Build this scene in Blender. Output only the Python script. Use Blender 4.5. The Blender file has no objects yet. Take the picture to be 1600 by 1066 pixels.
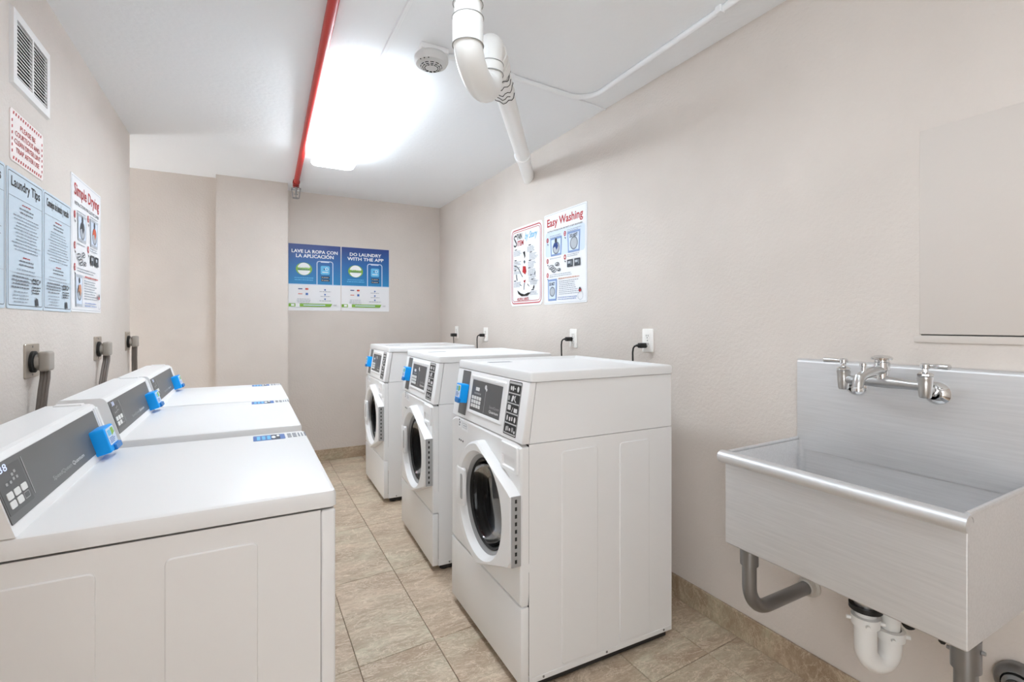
import bpy, bmesh, math, random
from mathutils import Vector, Matrix
random.seed(7)
S = bpy.context.scene
COL = S.collection
PI = math.pi

# ------------------------------------------------------------------ camera, world, exposure
cam = bpy.data.cameras.new('camera'); cam.lens = 763.5/1600*36; cam.sensor_width = 36
cam.shift_y = -27/1600; cam.clip_start = .02
co = bpy.data.objects.new('camera', cam); COL.objects.link(co)
co.location = (0, 0, 1.22); co.rotation_euler = (PI/2, 0, -math.radians(28.42))
S.camera = co
W = bpy.data.worlds.new('world'); S.world = W; W.use_nodes = True
W.node_tree.nodes['Background'].inputs[0].default_value = (.93, .97, 1, 1)
W.node_tree.nodes['Background'].inputs[1].default_value = 4.9
S.cycles.max_bounces = 24; S.cycles.diffuse_bounces = 16
S.view_settings.view_transform = 'Standard'; S.view_settings.look = 'None'
S.view_settings.exposure = 0.33; S.view_settings.gamma = 1; S.view_settings.use_curve_mapping = False
LAMP, LAMP2 = 18, 6.8            # emission of the two ceiling lights' lenses

# ------------------------------------------------------------------ helpers
def lin(c):
    return tuple((v/255/12.92 if v/255 <= .04045 else ((v/255+.055)/1.055)**2.4) for v in c) + (1,)

MATS = {}
def mat(name, rgb, rough=.5, metal=0., spec=.5, coat=0., trans=0., emit=0.):
    if name in MATS: return MATS[name]
    m = bpy.data.materials.new(name); m.use_nodes = True
    b = m.node_tree.nodes['Principled BSDF']
    c = lin(rgb)
    b.inputs['Base Color'].default_value = c; b.inputs['Roughness'].default_value = rough
    b.inputs['Metallic'].default_value = metal; b.inputs['Specular IOR Level'].default_value = spec
    b.inputs['Coat Weight'].default_value = coat; b.inputs['Coat Roughness'].default_value = .08
    b.inputs['Transmission Weight'].default_value = trans
    if emit: b.inputs['Emission Color'].default_value = c; b.inputs['Emission Strength'].default_value = emit
    MATS[name] = m; return m
def nt(m): return m.node_tree.nodes, m.node_tree.links, m.node_tree.nodes['Principled BSDF']
def add_bump(m, scale, strength, dist=.002, detail=4, stretch=(1, 1, 1), color=None):
    N, L, b = nt(m)
    g = N.new('ShaderNodeNewGeometry'); mp = N.new('ShaderNodeMapping'); mp.inputs['Scale'].default_value = stretch
    L.new(g.outputs['Position'], mp.inputs[0])
    t = N.new('ShaderNodeTexNoise'); t.inputs['Scale'].default_value = scale; t.inputs['Detail'].default_value = detail
    L.new(mp.outputs[0], t.inputs['Vector'])
    bu = N.new('ShaderNodeBump'); bu.inputs['Strength'].default_value = strength; bu.inputs['Distance'].default_value = dist
    L.new(t.outputs['Fac'], bu.inputs['Height']); L.new(bu.outputs[0], b.inputs['Normal'])
    if color:                              # color = (rgb a, rgb b): faint tone variation
        r = N.new('ShaderNodeValToRGB'); r.color_ramp.elements[0].color = lin(color[0]); r.color_ramp.elements[1].color = lin(color[1])
        r.color_ramp.elements[0].position = .3; r.color_ramp.elements[1].position = .7
        t2 = N.new('ShaderNodeTexNoise'); t2.inputs['Scale'].default_value = scale*color[2]; t2.inputs['Detail'].default_value = 3
        L.new(mp.outputs[0], t2.inputs['Vector']); L.new(t2.outputs['Fac'], r.inputs[0]); L.new(r.outputs[0], b.inputs['Base Color'])
    return m

def wall_mat(name, rgb):
    m = mat(name, rgb, .62, spec=.35)
    return add_bump(m, 85, .5, .004, 3, color=(tuple(c-4 for c in rgb), tuple(min(255, c+3) for c in rgb), .03))
M_wall = wall_mat('beige_wall_paint', (211, 203, 196))
M_panel = add_bump(mat('beige_panel_paint', (206, 198, 191), .5, spec=.4), 60, .12, .003)
M_ceil = add_bump(mat('white_ceiling_paint', (236, 238, 240), .75, spec=.2), 45, .3, .004, 5)
M_enamel = mat('white_enamel', (232, 232, 232), .32, spec=.5, coat=.25)
M_top = mat('white_glossy_enamel', (228, 228, 228), .42, spec=.45, coat=.12)
M_plastic = mat('white_plastic', (233, 233, 233), .35)
M_pvc = add_bump(mat('white_pvc', (236, 236, 234), .3), 30, .05, .002)
M_trap = mat('trap_white_plastic', (226, 226, 224), .35)
M_fascia = mat('grey_panel', (98, 98, 98), .38)
M_fascia2 = mat('grey_panel_dark', (84, 84, 84), .4)
M_key = mat('key_white', (226, 226, 224), .5)
M_mark = mat('panel_print_grey', (165, 165, 165), .5)
M_markl = mat('panel_print_light', (222, 222, 222), .5)
M_black = mat('black_print', (22, 22, 23), .5)
M_rubber = mat('black_rubber', (16, 16, 16), .45)
M_dark = mat('dark_cavity', (10, 10, 10), .9, spec=.1)
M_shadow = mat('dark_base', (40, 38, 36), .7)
M_blue = mat('blue_plastic', (0, 158, 244), .45, spec=.3)
M_blue2 = mat('blue_plastic_dark', (6, 112, 184), .4)
M_glass = mat('door_glass', (150, 154, 156), .02, trans=1., spec=.5)
def thin_glass():
    """thin clear sheet: see-through, with a mirror-like film that grows towards grazing angles"""
    N, L, b = nt(M_glass); out = N['Material Output']
    tr = N.new('ShaderNodeBsdfTransparent'); tr.inputs[0].default_value = (.5, .51, .52, 1)
    gl = N.new('ShaderNodeBsdfGlossy'); gl.inputs['Roughness'].default_value = .03
    fr = N.new('ShaderNodeFresnel'); fr.inputs[0].default_value = 1.5
    mx = N.new('ShaderNodeMixShader'); sc_ = N.new('ShaderNodeMath'); sc_.operation = 'MULTIPLY'; sc_.inputs[1].default_value = .4; L.new(fr.outputs[0], sc_.inputs[0]); L.new(sc_.outputs[0], mx.inputs[0]); L.new(tr.outputs[0], mx.inputs[1]); L.new(gl.outputs[0], mx.inputs[2])
    L.new(mx.outputs[0], out.inputs[0]); N.remove(b)
thin_glass()
M_drum = add_bump(mat('drum_steel', (58, 58, 60), .5, metal=.6), 90, .2, .004)
M_gasket = mat('grey_gasket', (62, 62, 62), .5)
M_steelg = mat('galvanised_steel', (150, 150, 150), .38, metal=.9)
M_chrome = mat('chrome', (224, 224, 224), .09, metal=1.)
M_satin = mat('satin_chrome', (205, 205, 205), .28, metal=1.)
M_tubegrey = mat('grey_tube', (142, 142, 143), .3, metal=.85)
M_red = mat('red_pipe_paint', (186, 34, 26), .38)
M_redd = mat('red_fitting', (140, 24, 18), .45)
M_lens = mat('lamp_lens', (236, 247, 255), .4, emit=LAMP); M_lens2 = mat('lamp_lens_dimmer', (236, 247, 255), .4, emit=LAMP2)
M_lampw = mat('lamp_white_metal', (235, 235, 235), .4)
M_outl = mat('outlet_white', (240, 238, 234), .4)
M_outs = mat('steel_outlet_plate', (176, 166, 154), .35, metal=.6)
M_cordg = mat('grey_cord', (116, 108, 102), .5)
M_plugg = mat('grey_plug', (158, 151, 142), .5)
M_paper = mat('poster_white', (232, 233, 236), .4)
M_paperb = mat('poster_pale_blue', (199, 214, 226), .4)
M_paperr = mat('sign_white', (236, 228, 226), .4)
M_caulk = mat('grout', (140, 122, 104), .9)
INK = {'black': M_black, 'red': mat('ink_red', (178, 34, 38), .45), 'grey': mat('ink_grey', (120, 126, 134), .5),
       'lgrey': mat('ink_light_grey', (176, 182, 190), .5), 'white': mat('ink_white', (240, 242, 244), .45),
       'navy': mat('ink_navy', (28, 62, 128), .45), 'blue': mat('ink_blue', (70, 110, 176), .45),
       'cyan': mat('ink_cyan', (96, 184, 226), .45), 'green': mat('ink_green', (128, 178, 62), .45),
       'yellow': mat('ink_yellow', (226, 206, 60), .45), 'dk': mat('ink_dark_grey', (58, 64, 72), .5),
       'pale': mat('ink_pale_blue', (206, 219, 238), .45), 'skin': mat('ink_tan', (196, 140, 110), .5), 'steelblue': mat('ink_steel_blue', (128, 152, 196), .45), 'text': mat('ink_text_grey', (148, 156, 166), .5), 'orange': mat('ink_orange', (214, 92, 60), .5)}

# brushed stainless steel: streaks along y, faint blotches
M_steel = mat('brushed_steel', (190, 190, 190), .42, metal=.8)
def steel():
    N, L, b = nt(M_steel)
    g = N.new('ShaderNodeNewGeometry'); mp = N.new('ShaderNodeMapping'); mp.inputs['Scale'].default_value = (60, 2.5, 60)
    L.new(g.outputs['Position'], mp.inputs[0])
    t = N.new('ShaderNodeTexNoise'); t.inputs['Scale'].default_value = 3; t.inputs['Detail'].default_value = 5
    L.new(mp.outputs[0], t.inputs['Vector'])
    r = N.new('ShaderNodeValToRGB'); r.color_ramp.elements[0].color = lin((214, 214, 215)); r.color_ramp.elements[1].color = lin((223, 223, 224))
    r.color_ramp.elements[0].position = .3; r.color_ramp.elements[1].position = .7
    L.new(t.outputs['Fac'], r.inputs[0]); L.new(r.outputs[0], b.inputs['Base Color'])
    r2 = N.new('ShaderNodeMapRange'); r2.inputs[3].default_value = .44; r2.inputs[4].default_value = .49
    L.new(t.outputs['Fac'], r2.inputs[0]); L.new(r2.outputs[0], b.inputs['Roughness'])
steel()

# stone-look porcelain: beige ground, cloudy patches, thin pale diagonal veins; every tile shifted by its own random value
def tile_mat(name, base, dark, vein):
    m = mat(name, base, .36, spec=.45)
    N, L, b = nt(m)
    g = N.new('ShaderNodeNewGeometry'); oi = N.new('ShaderNodeObjectInfo')
    ad = N.new('ShaderNodeVectorMath'); ad.operation = 'MULTIPLY_ADD'
    cmb = N.new('ShaderNodeCombineXYZ')
    for i in range(3): L.new(oi.outputs['Random'], cmb.inputs[i])
    L.new(cmb.outputs[0], ad.inputs[0]); ad.inputs[1].default_value = (37, 53, 11); L.new(g.outputs['Position'], ad.inputs[2])
    mp = N.new('ShaderNodeMapping'); mp.inputs['Rotation'].default_value = (0, 0, .75); mp.inputs['Scale'].default_value = (1, 2.4, 1.5)
    L.new(ad.outputs[0], mp.inputs[0])
    def noise(sc, det, dist, rough=.6):
        n = N.new('ShaderNodeTexNoise'); n.inputs['Scale'].default_value = sc; n.inputs['Detail'].default_value = det
        n.inputs['Distortion'].default_value = dist; n.inputs['Roughness'].default_value = rough; L.new(mp.outputs[0], n.inputs['Vector']); return n
    def mix(fac, a, c):
        x = N.new('ShaderNodeMix'); x.data_type = 'RGBA'; L.new(fac, x.inputs['Factor']); 
        for sock, v in ((x.inputs[6], a), (x.inputs[7], c)):
            if isinstance(v, tuple): sock.default_value = v
            else: L.new(v, sock)
        return x.outputs[2]
    def rng(src, a, c, lo, hi):
        r = N.new('ShaderNodeMapRange'); L.new(src, r.inputs[0]); r.inputs[1].default_value = a; r.inputs[2].default_value = c; r.inputs[3].default_value = lo; r.inputs[4].default_value = hi; return r.outputs[0]
    def ridge(src, w, amt):
        q = N.new('ShaderNodeMath'); q.operation = 'SUBTRACT'; q.inputs[1].default_value = .5; L.new(src, q.inputs[0])
        p_ = N.new('ShaderNodeMath'); p_.operation = 'ABSOLUTE'; L.new(q.outputs[0], p_.inputs[0]); return rng(p_.outputs[0], 0, w, amt, 0)
    n1 = noise(3.0, 9, .8, .66); n3 = noise(1.6, 3, .5); n4 = noise(26, 8, .4, .7)
    hue = mix(rng(n3.outputs['Fac'], .42, .58, 0, 1), lin(base), lin((base[0]-10, base[1]+2, base[2]+1)))
    c1 = mix(rng(n1.outputs['Fac'], .36, .62, 1, 0), hue, lin(dark))
    c2 = mix(rng(n4.outputs['Fac'], .44, .62, 0, .6), c1, lin(dark))
    c3 = mix(ridge(noise(5.5, 9, 1.2, .68).outputs['Fac'], .018, .7), c2, lin(vein))
    c4 = mix(ridge(noise(13, 8, .9, .7).outputs['Fac'], .022, .4), c3, lin(vein))
    L.new(c4, b.inputs['Base Color'])
    bu = N.new('ShaderNodeBump'); bu.inputs['Strength'].default_value = .15; bu.inputs['Distance'].default_value = .002
    L.new(n1.outputs['Fac'], bu.inputs['Height']); L.new(bu.outputs[0], b.inputs['Normal'])
    return m
M_tile = tile_mat('stone_look_tile', (208, 188, 166), (166, 145, 123), (234, 219, 200))
M_base = tile_mat('stone_look_baseboard', (190, 170, 147), (150, 130, 108), (208, 190, 168))

def B(): return bmesh.new()
def box(bm, x0, x1, y0, y1, z0, z1, bev=0, seg=2):
    r = bmesh.ops.create_cube(bm, size=1)
    vs = r['verts']
    for v in vs:
        v.co = Vector((x0 if v.co.x < 0 else x1, y0 if v.co.y < 0 else y1, z0 if v.co.z < 0 else z1))
    if bev:
        es = list({e for v in vs for e in v.link_edges})
        bmesh.ops.bevel(bm, geom=es, offset=bev, segments=seg, profile=.5, affect='EDGES', clamp_overlap=True)
    return bm
def prism(bm, pts, d, fr=None, z0=0, bev=0, seg=2):
    """polygon in the xy plane of the frame fr, from z0 to z0+d; bev rounds the rim of the +z face"""
    vs = [bm.verts.new((p[0], p[1], z0)) for p in pts]
    f = bm.faces.new(vs)
    if d == 0:
        new = vs
        if f.normal.z < 0 or True:
            f.normal_update()
            if f.normal.z < 0: f.normal_flip()
    else:
        r = bmesh.ops.extrude_face_region(bm, geom=[f])
        top = [g for g in r['geom'] if isinstance(g, bmesh.types.BMVert)]
        for v in top: v.co.z += d
        new = vs + top
        if bev:
            tf = [g for g in r['geom'] if isinstance(g, bmesh.types.BMFace)]
            es = [e for e in tf[0].edges]
            rb = bmesh.ops.bevel(bm, geom=es, offset=bev, segments=seg, profile=.5, affect='EDGES', clamp_overlap=True)
            new = list({v for v in new if v.is_valid} | set(rb['verts']))
    if fr is not None:
        for v in {v for v in new if v.is_valid}: v.co = fr @ v.co
    return bm
def rrect(x0, x1, y0, y1, r, n=5):
    out = []
    for cx, cy, a in ((x1-r, y0+r, -PI/2), (x1-r, y1-r, 0), (x0+r, y1-r, PI/2), (x0+r, y0+r, PI)):
        for i in range(n+1):
            t = a+i/n*PI/2; out.append((cx+r*math.cos(t), cy+r*math.sin(t)))
    return out
def circ(cx, cy, rx, ry=None, n=32, a0=0, a1=2*PI):
    ry = rx if ry is None else ry
    full = abs(a1-a0-2*PI) < 1e-6
    return [(cx+rx*math.cos(a0+(a1-a0)*i/(n if full else n-1)), cy+ry*math.sin(a0+(a1-a0)*i/(n if full else n-1))) for i in range(n)]
def tube(bm, pts, r, seg=16, caps=True):
    pts = [Vector(p) for p in pts]; n = len(pts); rr = r if isinstance(r, (list, tuple)) else [r]*n
    tang = [(pts[min(i+1, n-1)]-pts[max(i-1, 0)]).normalized() for i in range(n)]
    up = Vector((0, 0, 1)) if abs(tang[0].z) < .9 else Vector((1, 0, 0))
    nrm = (up-tang[0]*up.dot(tang[0])).normalized()
    rings = []
    for i in range(n):
        nrm = (nrm-tang[i]*nrm.dot(tang[i])).normalized(); bn = tang[i].cross(nrm)
        rings.append([bm.verts.new(pts[i]+(nrm*math.cos(a)+bn*math.sin(a))*rr[i]) for a in [2*PI*k/seg for k in range(seg)]])
    for a, b in zip(rings, rings[1:]):
        for k in range(seg): bm.faces.new((a[k], a[(k+1) % seg], b[(k+1) % seg], b[k]))
    if caps: bm.faces.new(rings[0][::-1]); bm.faces.new(rings[-1])
    return bm
def lathe(bm, prof, o=(0, 0, 0), ax=(0, 0, 1), seg=24):
    """profile of (radius, height along ax)"""
    ax = Vector(ax).normalized(); q = ax.to_track_quat('Z', 'Y'); o = Vector(o)
    rings = []
    for r, h in prof:
        if r < 1e-6: rings.append([bm.verts.new(o+q @ Vector((0, 0, h)))])
        else: rings.append([bm.verts.new(o+q @ Vector((r*math.cos(2*PI*k/seg), r*math.sin(2*PI*k/seg), h))) for k in range(seg)])
    for a, b in zip(rings, rings[1:]):
        for k in range(seg):
            k2 = (k+1) % seg
            if len(a) == 1 and len(b) > 1: bm.faces.new((a[0], b[k2], b[k]))
            elif len(b) == 1 and len(a) > 1: bm.faces.new((a[k], a[k2], b[0]))
            elif len(a) > 1: bm.faces.new((a[k], a[k2], b[k2], b[k]))
    return bm
def bend(p, c, q, r, n=8):
    """polyline p-c-q with the corner c rounded by radius r"""
    p, c, q = Vector(p), Vector(c), Vector(q)
    a = (p-c).normalized(); b = (q-c).normalized(); ang = a.angle(b); t = r/math.tan(ang/2)
    s, e = c+a*t, c+b*t; ctr = c+(a+b).normalized()*(r/math.sin(ang/2))
    out = [p]
    u, w = s-ctr, e-ctr; th = u.angle(w)
    for i in range(n+1):
        f = i/n; out.append(ctr+(u*math.sin((1-f)*th)+w*math.sin(f*th))/math.sin(th))
    return out+[q]
def frame(o, u, v):
    u, v = Vector(u).normalized(), Vector(v).normalized(); w = u.cross(v)
    return Matrix(((u.x, v.x, w.x, o[0]), (u.y, v.y, w.y, o[1]), (u.z, v.z, w.z, o[2]), (0, 0, 0, 1)))
_mesh_n = [0]
def obj(name, bm, m, parent=None, label=None, smooth=35, kind=None):
    bmesh.ops.recalc_face_normals(bm, faces=bm.faces) if kind != 'flat' else None
    me = bpy.data.meshes.new(name); bm.to_mesh(me); bm.free()
    if smooth:
        for p in me.polygons: p.use_smooth = True
        me.set_sharp_from_angle(angle=math.radians(smooth))
    me.materials.append(m)
    o = bpy.data.objects.new(name, me); COL.objects.link(o)
    if parent: o.parent = parent
    if label: o['label'] = label
    if kind in ('stuff', 'structure'): o['kind'] = kind
    return o
def thing(name, label, cat, loc=(0, 0, 0), rz=0, group=None, mtx=None):
    o = bpy.data.objects.new(name, None); COL.objects.link(o); o.empty_display_size = .05
    if mtx is not None: o.matrix_world = mtx
    else: o.location = loc; o.rotation_euler = (0, 0, rz)
    o['label'] = label; o['category'] = cat
    if group: o['group'] = group
    return o
def struct(name, bm, m, parent=None, smooth=35):
    o = obj(name, bm, m, parent, smooth=smooth); o['kind'] = 'structure'; return o
def dup(root, loc, rz, label):
    r = root.copy(); COL.objects.link(r); r.location = loc; r.rotation_euler = (0, 0, rz); r['label'] = label
    for ch in list(root.children):
        c = ch.copy(); COL.objects.link(c); c.parent = r
        for g in list(ch.children):
            d = g.copy(); COL.objects.link(d); d.parent = c
    return r
def text_bm(bm, s, x, y, w=None, h=None, al='l', bold=0., fr=None, z=0, shear=0.):
    """string s with its lower left (or centre, right) corner at x, y, fitted to width w and / or height h"""
    cu = bpy.data.curves.new('t', 'FONT'); cu.body = s; cu.size = 1; cu.offset = bold; cu.resolution_u = 2; cu.shear = shear
    t = bpy.data.objects.new('t', cu); me = bpy.data.meshes.new_from_object(t)
    xs = [v.co.x for v in me.vertices]; ys = [v.co.y for v in me.vertices]
    x0, x1, y0, y1 = min(xs), max(xs), min(ys), max(ys)
    sx = w/(x1-x0) if w else None; sy = h/(y1-y0) if h else None
    sx = sx or sy; sy = sy or sx
    off = {'l': 0, 'c': -.5*(x1-x0)*sx, 'r': -(x1-x0)*sx}[al]
    n0 = len(bm.verts); bm.from_mesh(me); bm.verts.ensure_lookup_table()
    for v in bm.verts[n0:]:
        v.co = Vector((x+off+(v.co.x-x0)*sx, y+(v.co.y-y0)*sy, z))
        if fr is not None: v.co = fr @ v.co
    bpy.data.objects.remove(t); bpy.data.curves.remove(cu); bpy.data.meshes.remove(me)

# ------------------------------------------------------------------ room
XR, XL, YB, H, YF = 1.687, -.63, 4.63, 2.372, -1.3
Y_RECESS, Y_COL, Y_END = 4.51, 4.395, 3.715
bm = B(); box(bm, -1.75, XR+.1, YF, YB+.1, -.1, -.006); floor = struct('floor', bm, M_caulk)
bm = B(); box(bm, -1.75, XR+.1, YF, YB+.1, H, H+.1); struct('ceiling', bm, M_ceil)
bm = B(); box(bm, XR, XR+.1, YF, YB+.1, -.1, H); struct('wall_right', bm, M_wall)
bm = B(); box(bm, .29, XR, YB, YB+.1, -.1, H)
box(bm, -1.75, -.215, Y_RECESS, YB+.1, -.1, H); box(bm, -.215, .29, Y_COL, YB+.1, -.1, H); struct('wall_back', bm, M_wall)
DY0, DY1, DZ = -1.27, -.35, 2.1        # unseen doorway opening beside the camera, added to let world light in
bm = B(); box(bm, XL-.1, XL, YF, DY0, -.1, H); box(bm, XL-.1, XL, DY0, DY1, DZ, H); box(bm, XL-.1, XL, DY1, Y_END, -.1, H); box(bm, -1.75, XL-.1, Y_END-.1, Y_END, -.1, H)
box(bm, -1.75, -1.65, Y_END, 4.06, -.1, H)  # added unseen side wall; the gap beside it lets light into the recess
struct('wall_left', bm, M_wall)
bm = B(); box(bm, XL-.1, XR+.1, YF-.1, YF, -.1, H); struct('wall_front', bm, M_wall)

# floor tiles: 0.2865 x 0.6, each an object of its own
TW, TL, SK = .2877, .604, .055
tm = None
def tile_mesh():
    bm = B(); g = .0012
    pts = [(g, g), (TW-g, g+SK*TW), (TW-g, TL-g+SK*TW), (g, TL-g)]
    prism(bm, pts, .007, z0=-.007, bev=.0012, seg=1)
    me = bpy.data.meshes.new('floor_tile'); bmesh.ops.recalc_face_normals(bm, faces=bm.faces); bm.to_mesh(me); bm.free(); me.materials.append(M_tile); return me
tm = tile_mesh()
for i in range(-5, 5):
    for k in range(-4, 6):
        x = .3482+i*TW; y = 1.786+(x-.3482)*SK+k*TL
        if x < XL-.3 and y < 3.2: continue
        if x+TW > XR+.25 or y > YB+.05 or y+TL < YF-.2: continue
        if x+TW > XR:        # cut tile along the right wall
            bm = B(); g = .0012; ww = XR-x
            prism(bm, [(g, g), (ww, g+SK*ww), (ww, TL-g+SK*ww), (g, TL-g)], .007, z0=-.007, bev=.0012, seg=1)
            o = obj('floor_tile', bm, M_tile, floor, smooth=0)
        else:
            o = bpy.data.objects.new('floor_tile', tm); COL.objects.link(o); o.parent = floor
        o.location = (x, y, 0)

bm = B(); box(bm, XR-.011, XR, YF, YB-.011, 0, .1, .002, 1); struct('baseboard_right', bm, M_base)
bm = B(); box(bm, .29, XR, YB-.011, YB, 0, .1, .002, 1); struct('baseboard_back', bm, M_base)
bm = B(); box(bm, XL, XL+.011, DY1+.02, Y_END, 0, .1, .002, 1); struct('baseboard_left', bm, M_base)

# painted-over access panel in the right wall, above the sink
t = thing('access_panel', 'painted-over beige access panel set in the right wall above the steel sink', 'panel', (XR, .3, 1.19))
bm = B(); box(bm, -.0035, .001, -.30, .372, 0, .578, .002, 2); obj('panel_board', bm, M_panel, t)
bm = B(); box(bm, -.0055, .001, -.30, .385, -.023, -.003, .002, 2); obj('ledge', bm, M_panel, t)
bm = B(); box(bm, -.0034, .0005, -.30, .368, -.0026, -.0004); obj('shadow_gap', bm, M_shadow, t)

# ------------------------------------------------------------------ ceiling light
def ceiling_light(x, y, label, M_lens=M_lens):
    t = thing('ceiling_light', label, 'ceiling light', (x, y, H), 0, 'ceiling light fixtures')
    bm = B(); prism(bm, rrect(-.135, .135, -.63, .635, .045, 6), .020, z0=-.092)
    es = [e for e in bm.edges if all(abs(v.co.z+.092) < 1e-5 for v in e.verts)]
    bmesh.ops.bevel(bm, geom=es, offset=.012, segments=4, profile=.5, affect='EDGES')
    obj('diffuser', bm, M_lens, t)
    bm = B(); box(bm, -.086, .086, -.56, .56, -.073, 0, .003, 1); obj('base_channel', bm, M_lampw, t)
    for y in (-.561, .561):
        bm = B(); box(bm, -.07, -.012, y-.002, y+.002, -.036, -.006); box(bm, .012, .07, y-.002, y+.002, -.036, -.006); obj('end_knockout', bm, mat('knockout_grey', (196, 196, 196), .5), t)
ceiling_light(.505, 2.885, 'glowing white wraparound ceiling light fixture beside the red pipe')
ceiling_light(.40, .78, 'white wraparound ceiling light fixture overhead, above the picture\'s top edge', M_lens2)
bm = B(); box(bm, .500, .516, 1.42, 2.32, H-.009, H, .002, 1)
o = obj('wire_raceway', bm, M_ceil, None); o['label'] = 'flat white wire raceway on the ceiling leading to the light fixture'; o['category'] = 'raceway'

# ------------------------------------------------------------------ red sprinkler pipe
t = thing('sprinkler_pipe', 'red painted sprinkler pipe running along the ceiling beside the light', 'pipe', (.342, 4.29, 2.338))
bm = B(); tube(bm, [(-.172, -5.5, .012), (0, -.03, .012)], .0195, 18); obj('pipe_run', bm, M_red, t)
bm = B(); lathe(bm, [(0, -.03), (.026, -.03), (.026, .016), (.022, .028), (0, .028)], (0, -.03, .012), (0, 1, 0), 18)
lathe(bm, [(0, 0), (.024, 0), (.024, .02), (.019, .022), (.019, .03), (0, .03)], (0, -.01, .004), (0, 0, -1), 18); obj('elbow_fitting', bm, M_redd, t)
sp = bm = B(); lathe(bm, [(0, 0), (.012, 0), (.010, .02), (.004, .028), (.004, .05), (.016, .052), (.016, .055), (0, .055)], (0, -.01, -.024), (0, 0, -1), 12)
s = obj('sprinkler_head', bm, M_steelg, t)
bm = B()
for z, r in ((-.030, .037), (-.108, .026)):
    tube(bm, [(r*math.cos(a), -.01+r*math.sin(a), z) for a in [2*PI*i/16 for i in range(17)]], .002, 6, False)
for a in [2*PI*i/6+.3 for i in range(6)]:
    tube(bm, [(.018*math.cos(a), -.01+.018*math.sin(a), -.022), (.037*math.cos(a), -.01+.037*math.sin(a), -.030), (.026*math.cos(a), -.01+.026*math.sin(a), -.108)], .0022, 6)
for a in (.3, .3+PI/2):
    tube(bm, [(.026*math.cos(a), -.01+.026*math.sin(a), -.108), (-.026*math.cos(a), -.01-.026*math.sin(a), -.108)], .002, 6)
obj('wire_guard', bm, M_steelg, t)

# ------------------------------------------------------------------ smoke detector and conduit
t = thing('smoke_detector', 'round white smoke detector on the ceiling beside the white drain pipe', 'smoke detector', (.682, 1.975, H))
bm = B(); box(bm, -.060, .060, -.052, .052, -.024, 0, .004, 2); obj('mounting_box', bm, M_plastic, t)
bm = B(); lathe(bm, [(0, -.022), (.064, -.022), (.067, -.028), (.071, -.032), (.071, -.046), (.064, -.060), (.045, -.064), (.042, -.071), (.022, -.074), (0, -.074)], seg=36); obj('housing', bm, mat('detector_grey', (206, 206, 204), .5), t)
bm = B()
for k, (r, z) in enumerate(((.0435, -.068), (.036, -.0718), (.0275, -.0735))):
    for a0 in range(0, 360, 30):
        aa = [math.radians(a0+5+i*4) for i in range(6)]
        tube(bm, [(r*math.cos(a), r*math.sin(a), z-.0004) for a in aa], .0016, 5)
obj('sensor_slots', bm, M_dark, t)
for a in (3.6, 3.9, 4.2):
    bm = B(); lathe(bm, [(0, 0), (.003, 0), (.003, .0012), (0, .0012)], (.062*math.cos(a), .062*math.sin(a), -.0605), (0, 0, -1), 8); obj('indicator', bm, M_dark, t)

t = thing('ceiling_conduit', 'white painted conduit bending along the ceiling by the right wall', 'conduit', (1.5, 2.0, H))
zc = H-.012
pts = [(.735, 1.962, zc)]+bend((.9, 1.97, zc), (1.53, 2.02, zc), (1.505, .9, zc), .11, 10)+[(1.50, -.9, zc)]
bm = B(); tube(bm, [Vector(p)-Vector((1.5, 2.0, H)) for p in pts], .0125, 12); obj('conduit_run', bm, M_ceil, t)
bm = B(); tube(bm, [Vector(p)-Vector((1.5, 2.0, H)) for p in ((1.38, 2.023, H-.004), (1.686, 2.064, H-.004))], .005, 8); obj('branch_wire', bm, M_ceil, t)
for p in ((1.07, 1.982), (1.508, 1.2)):
    bm = B(); box(bm, p[0]-1.5-.014, p[0]-1.5+.014, p[1]-2-.014, p[1]-2+.014, -.026, 0, .003, 1); obj('strap', bm, M_ceil, t)

# ------------------------------------------------------------------ white PVC drain trap under the ceiling
A, C2, WP = Vector((.587, 1.365, 0)), Vector((.742, 1.535, 0)), Vector((XR+.02, 2.905, 0))
t = thing('drain_pipe', 'thick white plastic drain pipe with a U-bend below the ceiling', 'pipe', (A.x, A.y, H))
o0 = Vector((A.x, A.y, H)); d12 = (C2-A); zT, zA = 2.075, 2.205
bm = B(); tube(bm, [A+Vector((0, 0, H))-o0, A+Vector((0, 0, 2.07))-o0], .0415, 28); obj('drop_pipe', bm, M_pvc, t)
bm = B(); lathe(bm, [(.0415, 0), (.0468, .002), (.0468, .084), (.0415, .086)], A+Vector((0, 0, 2.06))-o0, (0, 0, 1), 28); obj('coupling', bm, M_pvc, t)
bm = B(); lathe(bm, [(.0415, 0), (.0452, .002), (.0452, .05), (.0415, .052)], A+Vector((0, 0, 2.185))-o0, (0, 0, 1), 28); obj('coupling', bm, M_pvc, t)
pts = [A+Vector((0, 0, zT))]
for i in range(0, 17):
    th = PI*i/16; f = (1-math.cos(th))/2
    pts.append(A+d12*f+Vector((0, 0, zT-.072*math.sin(th))))
pts.append(C2+Vector((0, 0, 2.12)))
bm = B(); tube(bm, [p-o0 for p in pts], [.0440]+[.0445]*17+[.0440], 28); obj('trap_bend', bm, M_pvc, t)
bm = B(); lathe(bm, [(.0415, 0), (.0475, .002), (.0475, .035), (.0415, .037)], C2+Vector((0, 0, 2.085))-o0, (0, 0, 1), 28); obj('coupling', bm, M_pvc, t)
dirA = (WP-C2).normalized()
M_seam_shade = mat('seam_shade_grey', (150, 150, 148), .6)
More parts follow.
